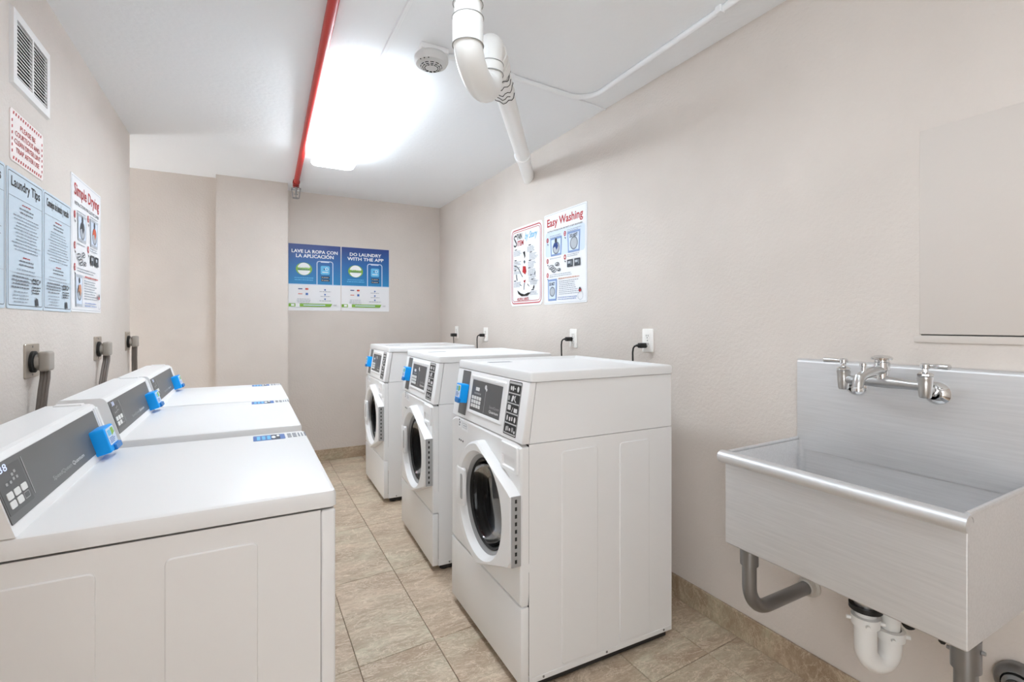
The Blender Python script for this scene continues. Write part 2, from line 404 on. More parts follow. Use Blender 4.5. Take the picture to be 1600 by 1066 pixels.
for c, z, r in ((A, 2.0615, .0472), (A, 2.1445, .0472), (A, 2.1865, .0456), (A, 2.2355, .0456), (C2, 2.0865, .0479), (C2, 2.1205, .0479)):
    bm = B(); tube(bm, [c+Vector((r*math.cos(a), r*math.sin(a), z))-o0 for a in [2*PI*i/28 for i in range(29)]], .0016, 6, False); obj('seam_shade', bm, M_seam_shade, t)  # thin grey rings stand in for the shade along the coupling edges
pts = bend(C2+Vector((0, 0, 2.10)), C2+Vector((0, 0, zA)), C2+dirA*.13+Vector((0, 0, zA)), .055, 8)
bm = B(); tube(bm, [p-o0 for p in pts], .0455, 28); obj('elbow', bm, M_pvc, t)
for d, L_, r in ((.075, .04, .0505), (.135, .055, .0515), (.22, .16, .0445), (.375, .02, .046)):
    bm = B(); lathe(bm, [(.041, 0), (r, .002), (r, L_-.002), (.041, L_)], C2+dirA*d+Vector((0, 0, zA))-o0, dirA, 28); obj('coupling', bm, M_pvc, t)
bm = B(); tube(bm, [C2+dirA*.1+Vector((0, 0, zA))-o0, WP+Vector((0, 0, zA+.012))-o0], .0405, 28); obj('trap_arm', bm, M_pvc, t)
Larm = (WP-C2).length
bm = B(); lathe(bm, [(.040, 0), (.0475, .003), (.0475, .05), (.040, .053)], C2+dirA*(Larm*.70)+Vector((0, 0, zA+.009))-o0, dirA, 28); obj('wall_sleeve', bm, M_pvc, t)
bm = B()
for d, a0, a1, r in ((.195, 2.6, 6.2, .0462), (.215, 2.8, 4.4, .0462), (.26, 3.4, 6.4, .0455), (.31, 2.9, 5.4, .0455), (.345, 4.0, 6.6, .0455), (.375, 3.4, 6.2, .0472), (.24, 5.2, 6.8, .0455)):
    q = dirA.to_track_quat('Z', 'Y')
    tube(bm, [C2+dirA*(d+.012*math.sin(7*a))+Vector((0, 0, zA))-o0+q @ Vector((r*math.cos(a), r*math.sin(a), 0)) for a in [a0+(a1-a0)*i/10 for i in range(11)]], .0017, 5)
obj('glue_smear', bm, mat('glue_grey', (62, 64, 66), .6), t, label='dark glue smears on the drain pipe')

# ------------------------------------------------------------------ posters: flat printed boards
class Poster:
    def __init__(s, name, label, mtx, w, h, board, group=None, r=.004, cat='poster'):
        s.t = thing(name, label, cat, mtx=mtx, group=group); s.w, s.h = w, h; s.bms = {}; s.order = []
        bm = B(); prism(bm, rrect(0, w, 0, h, r), .003, bev=.0006, seg=1); obj('board', bm, board, s.t)
    def b(s, part, ink):
        k = (part, ink)
        if k not in s.bms: s.bms[k] = B(); s.order.append(k)
        return s.bms[k]
    def z(s, part, ink): s.b(part, ink); return .0034+.00025*s.order.index((part, ink))
    def poly(s, part, ink, pts): prism(s.b(part, ink), pts, 0, z0=s.z(part, ink))
    def rect(s, part, ink, x, y, w, h, r=0): s.poly(part, ink, rrect(x, x+w, y, y+h, r, 4) if r else [(x, y), (x+w, y), (x+w, y+h), (x, y+h)])
    def ring(s, part, ink, x, y, w, h, t, r=0):
        o = rrect(x, x+w, y, y+h, max(r, .0005), 4); i = rrect(x+t, x+w-t, y+t, y+h-t, max(r-t, .0004), 4)
        s.loop(part, ink, o, i)
    def loop(s, part, ink, o, i):
        bm = s.b(part, ink); z = s.z(part, ink)
        a = [bm.verts.new((p[0], p[1], z)) for p in o]; c = [bm.verts.new((p[0], p[1], z)) for p in i]
        for k in range(len(a)):
            k2 = (k+1) % len(a); bm.faces.new((a[k], a[k2], c[k2], c[k]))
    def oval(s, part, ink, x, y, rx, ry=None): s.poly(part, ink, circ(x, y, rx, ry, 24))
    def oring(s, part, ink, x, y, rx, ry, t): s.loop(part, ink, circ(x, y, rx, ry, 28), circ(x, y, rx-t, ry-t, 28))
    def stroke(s, part, ink, pts, t):
        for (x0, y0), (x1, y1) in zip(pts, pts[1:]):
            d = Vector((x1-x0, y1-y0)); n = Vector((-d.y, d.x)).normalized()*t/2
            s.poly(part, ink, [(x0+n.x, y0+n.y), (x0-n.x, y0-n.y), (x1-n.x, y1-n.y), (x1+n.x, y1+n.y)])
    def text(s, part, ink, txt, x, y, w=None, h=None, al='l', bold=0, shear=0): text_bm(s.b(part, ink), txt, x, y, w, h, al, bold, z=s.z(part, ink), shear=shear)
    def lines(s, part, ink, x, y, w, n, dy, h, al='l', jag=.25):
        """n lines of small illegible words, downwards from y"""
        for i in range(n):
            L_ = w*(1-jag*random.random()); x0 = x if al == 'l' else x+(w-L_)/2; e = x0+L_
            while x0 < e-.002:
                ww = min(random.uniform(.008, .024), e-x0); s.rect(part, ink, x0, y-i*dy, ww, h*random.uniform(.8, 1)); x0 += ww+.0035
    def done(s):
        for k in s.order:
            bm = s.bms[k]; seen = set(); n = 0
            for v in bm.verts:
                if v in seen: continue
                n += 1; st = [v]
                while st:
                    q = st.pop()
                    if q in seen: continue
                    seen.add(q); st += [e.other_vert(q) for e in q.link_edges]
            o = obj(k[0], bm, INK[k[1]] if isinstance(k[1], str) else k[1], s.t, smooth=0, kind='flat')
            if n > 1: o['kind'] = 'stuff'
        return s.t
def on_left(y, z): return Matrix(((0, 0, 1, XL), (1, 0, 0, y), (0, 1, 0, z), (0, 0, 0, 1)))
def on_right(y, z): return Matrix(((0, 0, -1, XR), (-1, 0, 0, y), (0, 1, 0, z), (0, 0, 0, 1)))
def on_back(x, z): return Matrix(((1, 0, 0, x), (0, 0, -1, YB), (0, 1, 0, z), (0, 0, 0, 1)))

# two laundry-app posters on the back wall
def grad():
    m = bpy.data.materials.new('ink_blue_gradient'); m.use_nodes = True; N, L, b = nt(m)
    tc = N.new('ShaderNodeTexCoord'); sx = N.new('ShaderNodeSeparateXYZ'); L.new(tc.outputs['Generated'], sx.inputs[0])
    r = N.new('ShaderNodeValToRGB'); e = r.color_ramp.elements
    e[0].position = 0; e[0].color = lin((30, 130, 188)); e[1].position = 1; e[1].color = lin((36, 58, 128))
    n = r.color_ramp.elements.new(.55); n.color = lin((26, 98, 166))
    L.new(sx.outputs['Y'], r.inputs[0]); L.new(r.outputs[0], b.inputs['Base Color']); b.inputs['Roughness'].default_value = .42
    return m
G = grad()
def app_poster(x, title, badge, label):
    w, h = .432, .583
    p = Poster('laundry_poster', label, on_back(x, 1.335), w, h, M_paper, 'laundry app posters on the back wall')
    p.rect('blue_field', G, 0.001, .232, w-.002, h-.233)
    p.rect('pale_band', 'pale', .001, .226, w-.002, .007)
    for i, s in enumerate(title): p.text('title', 'white', s, w/2, h-.078-i*.041, (w*(.88, .72) if 0 else (w*.88, w*.72) if len(title[0]) > 11 else (w*.66, w*.76))[i], .039 if 'Ó' in s else .030, 'c', .022)
    p.oring('badge_ring', 'green', .125, .365, .066, .056, .010); p.oval('badge', 'white', .125, .365, .054)
    p.rect('badge_band', 'green', .062, .352, .126, .026); 
    for i, s in enumerate(badge): p.text('badge_lettering', 'navy' if i else 'white', s, .125, .371-.018*i, .09, .012, 'c', .01)
    p.lines('caption', 'cyan', .045, .283, .16, 2, .018, .008, 'c', .15)
    p.rect('phone_outline', 'pale', .228, .233, .007, .19); p.rect('phone_outline', 'pale', .361, .233, .007, .19); p.stroke('phone_outline', 'pale', [(.2315, .42), (.236, .433), (.248, .4385), (.348, .4385), (.360, .433), (.3645, .42)], .007); p.rect('phone_notch', 'pale', .262, .428, .072, .012, .005)
    p.rect('app_icon', 'cyan', .262, .322, .076, .078, .012); p.oval('app_icon_mark', 'navy', .292, .37, .006); p.oring('app_icon_mark', 'white', .313, .372, .014, .014, .004); p.rect('app_icon_mark', 'white', .275, .34, .05, .007)
    for yy in (.288, .262): p.rect('store_badge', 'black', .266, yy, .07, .018, .003); p.rect('store_badge_print', 'white', .272, yy+.006, .006, .006); p.rect('store_badge_print', 'lgrey', .284, yy+.005, .044, .006)
    p.rect('card_mark', 'navy', .078, .186, .034, .008); p.oval('card_mark', 'red', .143, .19, .008); p.oval('card_mark', 'orange', .153, .19, .008)
    p.rect('card_mark', 'orange', .078, .144, .034, .006); p.rect('card_mark', 'blue', .138, .136, .02, .02)
    p.lines('small_print', 'lgrey', .062, .10, .12, 4, .012, .005, 'c', .2)
    for yy in (.186, .144, .104): p.oval('step_icon', 'blue', .298, yy, .007); p.lines('small_print', 'text', .245, yy-.018, .11, 1, .01, .005, 'c', .3)
    p.poly('green_ribbon', 'green', [(0.002, .035), (.345, .035), (.358, .062), (.002, .062)])
    p.rect('ribbon_icon', 'white', .022, .04, .026, .017); p.rect('ribbon_blank', 'white', .056, .03, .034, .036); p.rect('ribbon_lettering', 'pale', .12, .045, .18, .008)
    p.text('logo', 'dk', 'CSC', .37, .044, None, .011)
    return p.done()
app_poster(.309, ('LAVE LA ROPA CON', 'LA APLICACIÓN'), ('', 'NUEVO') if 0 else ('GRATIS', 'PRUEBA'), 'blue and white poster reading LAVE LA ROPA CON LA APLICACIÓN on the back wall')
app_poster(.747, ('DO LAUNDRY', 'WITH THE APP'), ('TRY FREE', 'TODAY'), 'blue and white poster reading DO LAUNDRY WITH THE APP on the back wall')

# left wall
p = Poster('warning_sign', 'white and red striped sign about the lint trap under the wall vent', on_left(2.009, 1.716), .268, .159, M_paperr, r=.012, cat='sign')
for i in range(13):
    for yy in (.006, .143): p.poly('striped_border', 'red', [(.016+i*.0185, yy), (.025+i*.0185, yy), (.029+i*.0185, yy+.010), (.020+i*.0185, yy+.010)])
for i in range(6):
    for xx in (.008, .252): p.poly('striped_border', 'red', [(xx, .024+i*.0185), (xx+.008, .027+i*.0185), (xx+.008, .036+i*.0185), (xx, .033+i*.0185)])
for i, (s, w) in enumerate((('PLEASE BE', .125), ('COURTEOUS AND', .20), ('CLEAN DRYER LINT', .212), ('TRAP AFTER USE', .19))): p.text('lettering', 'red', s, .134, .108-i*.0255, w, .0165, 'c', .012)
p.done()
def tips(y, w, title, label, seed, logo=True, name='tips_poster'):
    random.seed(seed); h = .425
    p = Poster(name, label, on_left(y, 1.266), w, h, M_paperb, 'pale blue laundry tips posters on the left wall', r=.008)
    p.ring('border_line', 'dk', .007, .010, w-.014, h-.018, .0022, .008)
    if title:
        p.text('title', 'black', title, w/2, h-.062, w*.80, .040, 'c', .02)
        p.rect('rule', 'grey', .012, h-.083, w-.024, .0014)
    y0 = h-.098
    p.lines('heading', 'red', w*.38, y0, w*.24, 1, .01, .004, 'c', .1)
    p.lines('subheading', 'grey', w*.3, y0-.014, w*.4, 2, .012, .005, 'c', .2)
    p.lines('body_text', 'text', w*.1, y0-.04, w*.8, 11, .0105, .0034, 'c', .35)
    p.lines('heading', 'red', w*.4, y0-.166, w*.2, 1, .01, .004, 'c', .1)
    p.lines('subheading', 'grey', w*.3, y0-.178, w*.4, 2, .012, .005, 'c', .2)
    p.lines('body_text', 'text', w*.12, y0-.205, w*.74, 4, .0125, .0034, 'c', .3)
    p.rect('rule', 'lgrey', .012, .112, w-.024, .0014)
    p.lines('footer_heading', 'grey', w*.08, .098, w*.5, 4, .011, .005, 'c', .25)
    p.lines('footer_text', 'text', w*.12, .052, w*.42, 4, .0105, .0034, 'c', .4)
    if logo:
        p.text('logo', 'black', 'CSC', w*.64, .084, w*.2, .019, 'l', .03); p.poly('logo', 'black', [(w*.87, .087), (w*.895, .098), (w*.87, .103), (w*.86, .095)])
        p.lines('logo_caption', 'dk', w*.64, .072, w*.26, 3, .0095, .005, 'l', .3)
        p.poly('figure_print', 'dk', [(w*.74, .014), (w*.83, .014), (w*.81, .036), (w*.75, .04), (w*.74, .03)])
    return p.done()
tips(1.69, .283, 'Laundry Tips', 'pale blue laundry poster cut off by the left edge of the picture', 3, False)
tips(1.985, .289, 'Laundry Tips', 'pale blue poster headed Laundry Tips on the left wall', 4)
tips(2.279, .302, 'Consejos de lavado y secado', 'pale blue poster headed Consejos de lavado y secado on the left wall', 5)

def guide(mtx, w, h, title, sub, label, wash):
    random.seed(9+wash)
    p = Poster('instruction_poster', label, mtx, w, h, M_paper, None, .008)
    p.ring('border_line', 'lgrey', .006, .008, w-.012, h-.016, .002, .008)
    p.text('title', 'red', title, w/2, h-.098, w*.84, .066, 'c', .022)
    p.text('subtitle', 'dk', sub, w/2, h-.122, w*.82, .014, 'c', .01)
    if wash: p.rect('blue_wash', 'pale', .018, .30, w-.036, .155, .02)
    def num(n, x, y): p.oval('number_spot', 'red', x, y, .012, .016); p.text('number', 'white', str(n), x, y-.008, None, .016, 'c', .02); p.poly('number_spot_tail', 'black', [(x-.006, y-.02), (x+.012, y-.026), (x+.006, y-.034)])
    # machine pictures with a person loading
    def machine(x, y, ww, hh, shirt):
        p.poly('machine_drawing', 'steelblue' if wash else 'lgrey', [(x, y+hh), (x+ww, y+hh), (x+ww*.94, y), (x+ww*.06, y)])
        p.poly('machine_front', 'pale', [(x+.012, y+hh-.012), (x+ww-.012, y+hh-.012), (x+ww*.94-.01, y+.012), (x+ww*.06+.01, y+.012)])
        p.oring('drum_drawing', 'grey', x+ww*.52, y+hh*.42, ww*.30, ww*.30, .008); p.oval('drum_inside', 'lgrey', x+ww*.52, y+hh*.42, ww*.30-.008)
        if shirt:
            p.oval('person_hair', 'dk', x+ww*.5, y+hh*.82, ww*.10, ww*.12)
            p.poly('person_shirt', shirt, [(x+ww*.22, y+hh*.42), (x+ww*.36, y+hh*.68), (x+ww*.62, y+hh*.70), (x+ww*.7, y+hh*.5), (x+ww*.56, y+hh*.30), (x+ww*.44, y+hh*.5)])
        else: p.text('machine_lettering', 'dk', 'DO NOT', x+ww*.5, y+hh*.70, ww*.6, .022, 'c', .03)
    num(1, .042, h-.165); p.lines('small_print', 'text', .07, h-.146, .14, 2, .010, .004)
    num(2, .235, h-.150); p.lines('small_print', 'text', .262, h-.135, .14, 2, .010, .004)
    machine(.075, .300, .13, .115, 'navy' if wash else 'dk'); machine(.262, .300, .13, .125, None if wash else 'orange')
    num(3, .042, .275); p.lines('small_print', 'text', .07, .284, .13, 1, .010, .004)
    num(4, .235, .280); p.lines('small_print', 'text', .262, .288, .13, 2, .010, .004)
    for x, y, r in ((.09, .232, .03), (.155, .246, .024), (.12, .212, .03), (.175, .21, .02)): p.oring('drawing_lines', 'dk', x, y, r, r*.5, .004); p.stroke('drawing_lines', 'dk', [(x-r*.6, y-.006), (x+r*.6, y+.004)], .005)
    for x in (.262, .335): p.rect('control_picture', 'dk', x, .216, .058, .044, .003); p.rect('control_picture_print', 'lgrey', x+.008, .236, .026, .014); p.rect('control_picture_print', 'grey', x+.038, .226, .012, .024)
    num(5, .042, .185); p.lines('small_print', 'text', .07, .182, .30, 2, .011, .004)
    p.lines('red_heading' if not wash else 'tan_heading', 'red' if not wash else 'skin', .17, .152, .22, 1, .01, .006, 'l', .05)
    machine(.045, .022, .105, .135, False if 0 else None) if wash else machine(.045, .022, .105, .135, 'skin')
    p.lines('small_print', 'text', .172, .136, .215, 8, .0112, .0042, 'l', .25)
    p.lines('small_print', 'blue', .165, .038, .20, 2, .012, .004, 'l', .1)
    p.oring('corner_drawing', 'lgrey', w-.055, .042, .026, .026, .003); p.oval('corner_drawing_dot', 'red', w-.06, .074, .012); p.oval('corner_drawing_cap', 'dk', w-.06, .082, .008)
    return p.done()
guide(on_left(2.586, 1.27), .452, .567, 'Simple Drying', 'INSTRUCTIONS FOR CLOTHES DRYER', 'white poster headed Simple Drying in red on the left wall', 0)
guide(on_right(2.675, 1.342), .452, .572, 'Easy Washing', 'INSTRUCTIONS FOR FRONT LOAD WASHER', 'white poster headed Easy Washing in red on the right wall', 1)

random.seed(21)
w, h = .432, .555
p = Poster('stain_poster', 'white stain-removal poster with a double red border on the right wall', on_right(3.128, 1.345), w, h, M_paper, r=.03)
p.ring('red_border', 'red', .012, .014, w-.024, h-.028, .007, .035); p.ring('red_border', 'red', .027, .03, w-.054, h-.06, .004, .028)
p.text('big_initial', 'black', 'S', .045, h-.135, None, .085, 'l', .0); p.text('title', 'black', 'TAIN', .088, h-.085, .075, .04, 'l', .025)
p.text('red_title', 'red', 'ITEM', .10, h-.132, .085, .036, 'l', .025); p.text('blue_script', 'cyan', 'by Story', .205, h-.112, .165, .06, 'l', .01, .35)
cx = .20
p.poly('figure_black', 'black', [(cx-.022, .372), (cx+.006, .376), (cx+.012, .34), (cx, .325), (cx-.004, .345)])
p.poly('figure_bow', 'dk', [(cx-.014, .305), (cx+.0, .316), (cx+.014, .302), (cx, .288)])
p.poly('red_shirt', 'red', [(cx-.022, .275), (cx+.018, .270), (cx+.026, .232), (cx+.012, .214), (cx-.028, .235)])
p.poly('red_dart', 'red', [(cx-.014, .172), (cx+.018, .178), (cx+.003, .156)])
p.stroke('figure_strokes', 'dk', [(.09, .282), (.12, .26), (.15, .225), (.175, .20)], .006)
p.stroke('figure_strokes', 'dk', [(.085, .225), (.09, .20), (.098, .18)], .009); p.stroke('figure_strokes', 'dk', [(.345, .225), (.335, .20)], .007)
p.stroke('figure_strokes', 'dk', [(cx, .156), (cx-.006, .125), (cx-.005, .11)], .006); p.stroke('figure_strokes', 'dk', [(.135, .15), (.16, .14)], .005)
p.poly('black_base', 'black', [(.10, .112), (.115, .085), (.16, .066), (.24, .066), (.29, .086), (.25, .088), (.2, .078), (.15, .088)])
p.poly('black_base', 'black', [(.31, .10), (.335, .118), (.33, .138), (.318, .122)]); p.poly('figure_strokes', 'black', [(.24, .152), (.265, .134), (.27, .126), (.246, .14)])
for x, y, n in ((.05, .385, 4), (.24, .395, 4), (.27, .345, 5), (.25, .29, 5), (.05, .31, 3), (.05, .27, 2), (.25, .24, 5), (.26, .19, 4), (.05, .165, 4), (.28, .16, 3), (.28, .09, 3), (.05, .24, 2)):
    p.lines('small_print', 'text', x, y, .11, n, .0095, .0036, 'l', .4); p.rect('small_heading', 'dk', x+random.uniform(0, .02), y+.011, .03, .006)
p.text('red_caption', 'red', 'HELPFUL HINTS', .10, .036, .16, .02, 'l', .02)
p.done()

# ------------------------------------------------------------------ wall vent
t = thing('wall_vent', 'white louvred air vent grille high on the left wall', 'vent', mtx=on_left(2.007, 1.946))
vw, vh = .316, .236
bm = B(); o_ = [(0, 0), (vw, 0), (vw, vh), (0, vh)]; i_ = [(.03, .03), (vw-.03, .03), (vw-.03, vh-.03), (.03, vh-.03)]
for z0, z1 in ((0, .010),):
    a = [bm.verts.new((x, y, 0)) for x, y in o_]; b_ = [bm.verts.new((x+(.004 if x < .1 else -.004), y+(.004 if y < .1 else -.004), .010)) for x, y in o_]
    c = [bm.verts.new((x, y, .010)) for x, y in i_]; d = [bm.verts.new((x, y, .0)) for x, y in i_]
    for k in range(4):
        k2 = (k+1) % 4
        for q in ((a, b_), (b_, c), (c, d)): bm.faces.new((q[0][k], q[0][k2], q[1][k2], q[1][k]))
obj('grille_frame', bm, M_plastic, t)
bm = B(); box(bm, .02, vw-.02, .02, vh-.02, .0005, .002); obj('duct_opening', bm, M_dark, t)
bm = B(); box(bm, vw/2-.006, vw/2+.006, .03, vh-.03, .002, .0098); obj('mullion', bm, M_plastic, t)
sl = None
for side in (0, 1):
    for k in range(15):
        x0 = .03 if side == 0 else vw/2+.006; y = .036+k*.01135
        if sl is None:
            bm = B(); prism(bm, [(0, 0), (vw/2-.036, 0), (vw/2-.036, .0036), (0, .0036)], .0022, z0=.006); 
            for v in bm.verts: v.co.y -= (v.co.z-.006)*.5
            o = obj('slat', bm, M_plastic, t, smooth=0); sl = o.data
        else:
            o = bpy.data.objects.new('slat', sl); COL.objects.link(o); o.parent = t
        o.location = (x0, y, 0)

# ------------------------------------------------------------------ washers
WW, WD, ZS, ZL, ZT = .64, .668, .823, 1.027, 1.06
def star(pts, c, n):
    """points of a polygon met by n rays from c"""
    out = []
    for k in range(n):
        a = 2*PI*k/n; d = Vector((math.cos(a), math.sin(a))); best = None
        for (x0, y0), (x1, y1) in zip(pts, pts[1:]+pts[:1]):
            e = Vector((x1-x0, y1-y0)); den = d.x*e.y-d.y*e.x
            if abs(den) < 1e-9: continue
            tt = ((x0-c[0])*e.y-(y0-c[1])*e.x)/den; ss = ((x0-c[0])*d.y-(y0-c[1])*d.x)/den
            if tt > 0 and -1e-6 <= ss <= 1+1e-6 and (best is None or tt > best): best = tt
        out.append((c[0]+d.x*best, c[1]+d.y*best))
    return out
def loops(bm, rings, close=False):
    vs = [[bm.verts.new(p) for p in r] for r in rings]
    n = len(vs[0])
    for a, b in zip(vs, vs[1:]):
        for k in range(n): bm.faces.new((a[k], a[(k+1) % n], b[(k+1) % n], b[k]))
    if close: bm.faces.new(vs[-1])
    return bm
def emboss(name, parent, y, x0, x1, z0, z1, out=-1, d=.0028):
    """shallow raised panel on a side sheet lying in the plane y"""
    fr = frame((0, y, 0), (1, 0, 0), (0, 0, 1)) if out < 0 else frame((0, y, 0), (-1, 0, 0), (0, 0, 1))
    bm = B(); prism(bm, rrect(x0, x1, z0, z1, .012, 4), d, fr, 0, .0024, 2); obj(name, bm, M_enamel, parent, smooth=0)

def coin_box(parent, fr, x, y, w, h, d):
    """blue payment box on a slanted face; x along the face, y up it, d out of it"""
    bm = B(); prism(bm, rrect(x, x+w, y, y+h, .006, 3), d, fr, 0, .004, 2); c = obj('coin_box', bm, M_blue, parent)
    bm = B(); prism(bm, rrect(x+w*.12, x+w*.9, y+h*.26, y+h*.93, .003, 2), .0008, fr, d+.0001); obj('sticker', bm, INK['pale'], c)
    bm = B(); prism(bm, [(x+w*.2, y+h*.62), (x+w*.5, y+h*.62), (x+w*.5, y+h*.85), (x+w*.2, y+h*.85)], .0003, fr, d+.001); obj('sticker_print', bm, INK['cyan'], c)
    bm = B(); prism(bm, [(x+w*.55, y+h*.58), (x+w*.84, y+h*.66), (x+w*.8, y+h*.88), (x+w*.55, y+h*.88)], .0003, fr, d+.001)
    obj('sticker_print', bm, INK['green'], c)
    bm = B()
    for k in range(4): prism(bm, [(x+w*.2, y+h*(.33+.06*k)), (x+w*(.6+.08*(k % 3)), y+h*(.33+.06*k)), (x+w*(.6+.08*(k % 3)), y+h*(.36+.06*k)), (x+w*.2, y+h*(.36+.06*k))], .0003, fr, d+.001)
    obj('sticker_print', bm, INK['blue'], c)
    bm = B(); prism(bm, rrect(x+w*.35, x+w*1.0, y-h*.02, y+h*.22, .004, 3), .010, fr, d-.004, .002, 1); obj('key_flap', bm, M_blue2, c)
    return c

def make_washer(label):
    t = thing('washing_machine', label, 'washing machine', (0, 0, 0), 0, 'front-loading washers along the right wall')
    # cabinet: side sheets, back, open behind the front skin
    bm = B(); z0, z1 = .03, ZS-.0025
    P = [(.030, 0), (WD, 0), (WD, WW), (.031, WW)]
    lo = [bm.verts.new((x, y, z0)) for x, y in P]; hi = [bm.verts.new((x, y, z1)) for x, y in P]
    for k in range(3): bm.faces.new((lo[k], lo[k+1], hi[k+1], hi[k]))
    bm.faces.new(hi); bm.faces.new(lo[::-1])
    cab = obj('cabinet', bm, M_enamel, t, smooth=0)
    for x0, x1 in ((.158, .310), (.410, .552)): emboss('embossed_panel', cab, 0, x0, x1, .056, .785)
    bm = B(); box(bm, .04, WD-.004, -.0015, .0, .034, .0475); 
    obj('bottom_flange', bm, M_enamel, cab)
    for x in (.085, .35, .625):
        bm = B(); lathe(bm, [(0, 0), (.004, 0), (.004, .002), (0, .002)], (x, -.0015, .041), (0, -1, 0), 8); obj('screw', bm, M_steelg, cab)
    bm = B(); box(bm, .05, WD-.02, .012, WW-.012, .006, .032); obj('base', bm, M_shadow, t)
    for x in (.07, WD-.05):
        for y in (.04, WW-.04):
            bm = B(); lathe(bm, [(0, 0), (.022, 0), (.022, .01), (.01, .014), (.01, .032), (0, .032)], (x, y, 0), seg=14); obj('foot', bm, M_rubber, t)
    # lower access panel and upper front panel: 3 cm deep skins
    bm = B(); box(bm, 0, .0296, 0, WW, .032, .286, .0028, 2); obj('lower_panel', bm, M_enamel, t)
    dc = (.264, .549); n = 64
    outer = star(rrect(.006, WW-.006, .296, ZS-.010, .004, 2), dc, n); outer2 = star([(0, .2895), (WW, .2895), (WW, ZS-.0025), (0, ZS-.0025)], dc, n)
    hole = [(dc[0]+.184*math.cos(2*PI*k/n), dc[1]+.184*math.sin(2*PI*k/n)) for k in range(n)]
    X = lambda ring, x: [(x, a, b) for a, b in ring]
    bm = B(); loops(bm, [X(outer2, .0293), X(outer2, .006), X(outer, 0), X(hole, .002), X(hole, .03)]); fp = obj('front_panel', bm, M_enamel, t)
    # pocket with the dispenser pull, upper right of the door
    FR = frame((0, WW, 0), (0, -1, 0), (0, 0, 1))          # x: from the left edge as seen, y: up, z: out of the front
    U = lambda y: WW-y
    bm = B(); o_ = rrect(U(.143), U(.018), .716, .812, .008, 4); i_ = rrect(U(.130), U(.036), .730, .770, .005, 4)
    loops(bm, [[FR @ Vector((x, y, z)) for x, y in r] for r, z in ((o_, 0), (rrect(U(.140), U(.021), .719, .809, .008, 4), .006), (i_, .006), (rrect(U(.126), U(.040), .735, .766, .004, 4), -.004))], True)
    obj('dispenser_handle', bm, M_plastic, t)
    bm = B(); prism(bm, rrect(U(.124), U(.042), .738, .764, .003, 3), .001, FR, -.0035); obj('pull_recess', bm, mat('recess_grey', (176, 176, 176), .5), t)
    bm = B(); prism(bm, rrect(U(.555), U(.527), .782, .822, .002, 2), .0006, FR, .0001); 
    lab = obj('warning_label', bm, INK['white'], t)
    bm = B()
    for q in range(3): prism(bm, circ(U(.545)+.004*(q % 2), .813-.011*q, .0045, n=10), .0003, FR, .0008)
    obj('warning_label_print', bm, M_black, lab)
    bm = B(); prism(bm, rrect(U(.520), U(.452), .775, .815, .002, 2), .0006, FR, .0001); lab = obj('program_label', bm, INK['white'], t)
    bm = B(); o_ = rrect(U(.512), U(.462), .786, .806, .004, 3); i_ = rrect(U(.510), U(.464), .788, .804, .003, 3)
    loops(bm, [[FR @ Vector((x, y, .0009)) for x, y in r] for r in (o_, i_)])
    for q in range(3): prism(bm, [(U(.5-.012*q), .793), (U(.493-.012*q), .793), (U(.493-.012*q), .799), (U(.5-.012*q), .799)], .0003, FR, .0008)
    obj('program_label_print', bm, INK['lgrey'], lab)
    for y in (.548, .530, .508):
        bm = B(); prism(bm, rrect(U(y)-.004, U(y)+.004, .724, .731, .001, 1), .0008, FR, 0); obj('vent_hole', bm, M_rubber, t)
    # door
    R1, R2, R3 = .232, .222, .192
    def teardrop(R, g):
        pts = [(dc[0]+R*math.cos(a), dc[1]+R*math.sin(a)) for a in [math.radians(-86+i*170/60) for i in range(61)]]
        pts += [(.004+g, .662-g), (.004+g, .424+g)]
        return star(pts, dc, n)
    c_ = lambda r, x: [(x, dc[0]+r*math.cos(2*PI*k/n), dc[1]+r*math.sin(2*PI*k/n)) for k in range(n)]
    bm = B()
    loops(bm, [X(teardrop(R1, 0), .001), X(teardrop(R1-.002, .001), -.030), X(teardrop(R1-.010, .004), -.0375), c_(R3+.004, -.037), c_(R3-.002, -.030), c_(R3-.012, -.012), c_(R3-.016, .002)])
    door = obj('door', bm, M_plastic, t)
    bm = B(); loops(bm, [c_(R3-.010, -.012), c_(R3-.017, -.009), c_(R3-.026, .000)]); obj('door_trim', bm, mat('trim_grey', (150, 150, 150), .4), door)
    bm = B(); loops(bm, [c_(R3-.024, .002), c_(R3-.030, -.003), c_(R3-.036, .004)]); obj('door_seal', bm, M_rubber, door)
    bm = B(); lathe(bm, [(.170, 0), (.164, .02), (.140, .055), (.10, .075), (0, .085)], (.002, dc[0], dc[1]), (1, 0, 0), 40); obj('door_glass', bm, M_glass, door)
    bm = B(); hx = rrect(U(.485), U(.408), .492, .642, .010, 4)
    prism(bm, hx, .014, FR, .026, .006, 2); obj('door_handle', bm, M_plastic, door)
    bm = B(); prism(bm, rrect(U(.436), U(.414), .52, .62, .008, 3), .0012, FR, .0398); obj('handle_recess', bm, mat('handle_grey', (170, 170, 170), .5), door)
    bm = B(); box(bm, -.034, .0, .0005, .0040, .428, .658); obj('hinge', bm, mat('hinge_grey', (164, 164, 164), .45), door)
    bm = B()
    for k in range(9): box(bm, -.022, -.015, -.0006, .0008, .440+k*.0245, .452+k*.0245)
    obj('hinge_slots', bm, M_rubber, door)
    bm = B(); lathe(bm, [(.184, 0), (.195, .03), (.235, .06), (.235, .38), (0, .40)], (.028, dc[0], dc[1]), (1, 0, 0), 40); obj('drum', bm, M_drum, t)
    bm = B(); lathe(bm, [(.180, 0), (.184, .012), (.172, .022), (.176, .034)], (.012, dc[0], dc[1]), (1, 0, 0), 40); obj('gasket', bm, M_gasket, t)
    # console: slanted fascia in front, sheet behind it
    bm = B(); fr = frame((0, .002, 0), (1, 0, 0), (0, 0, 1))
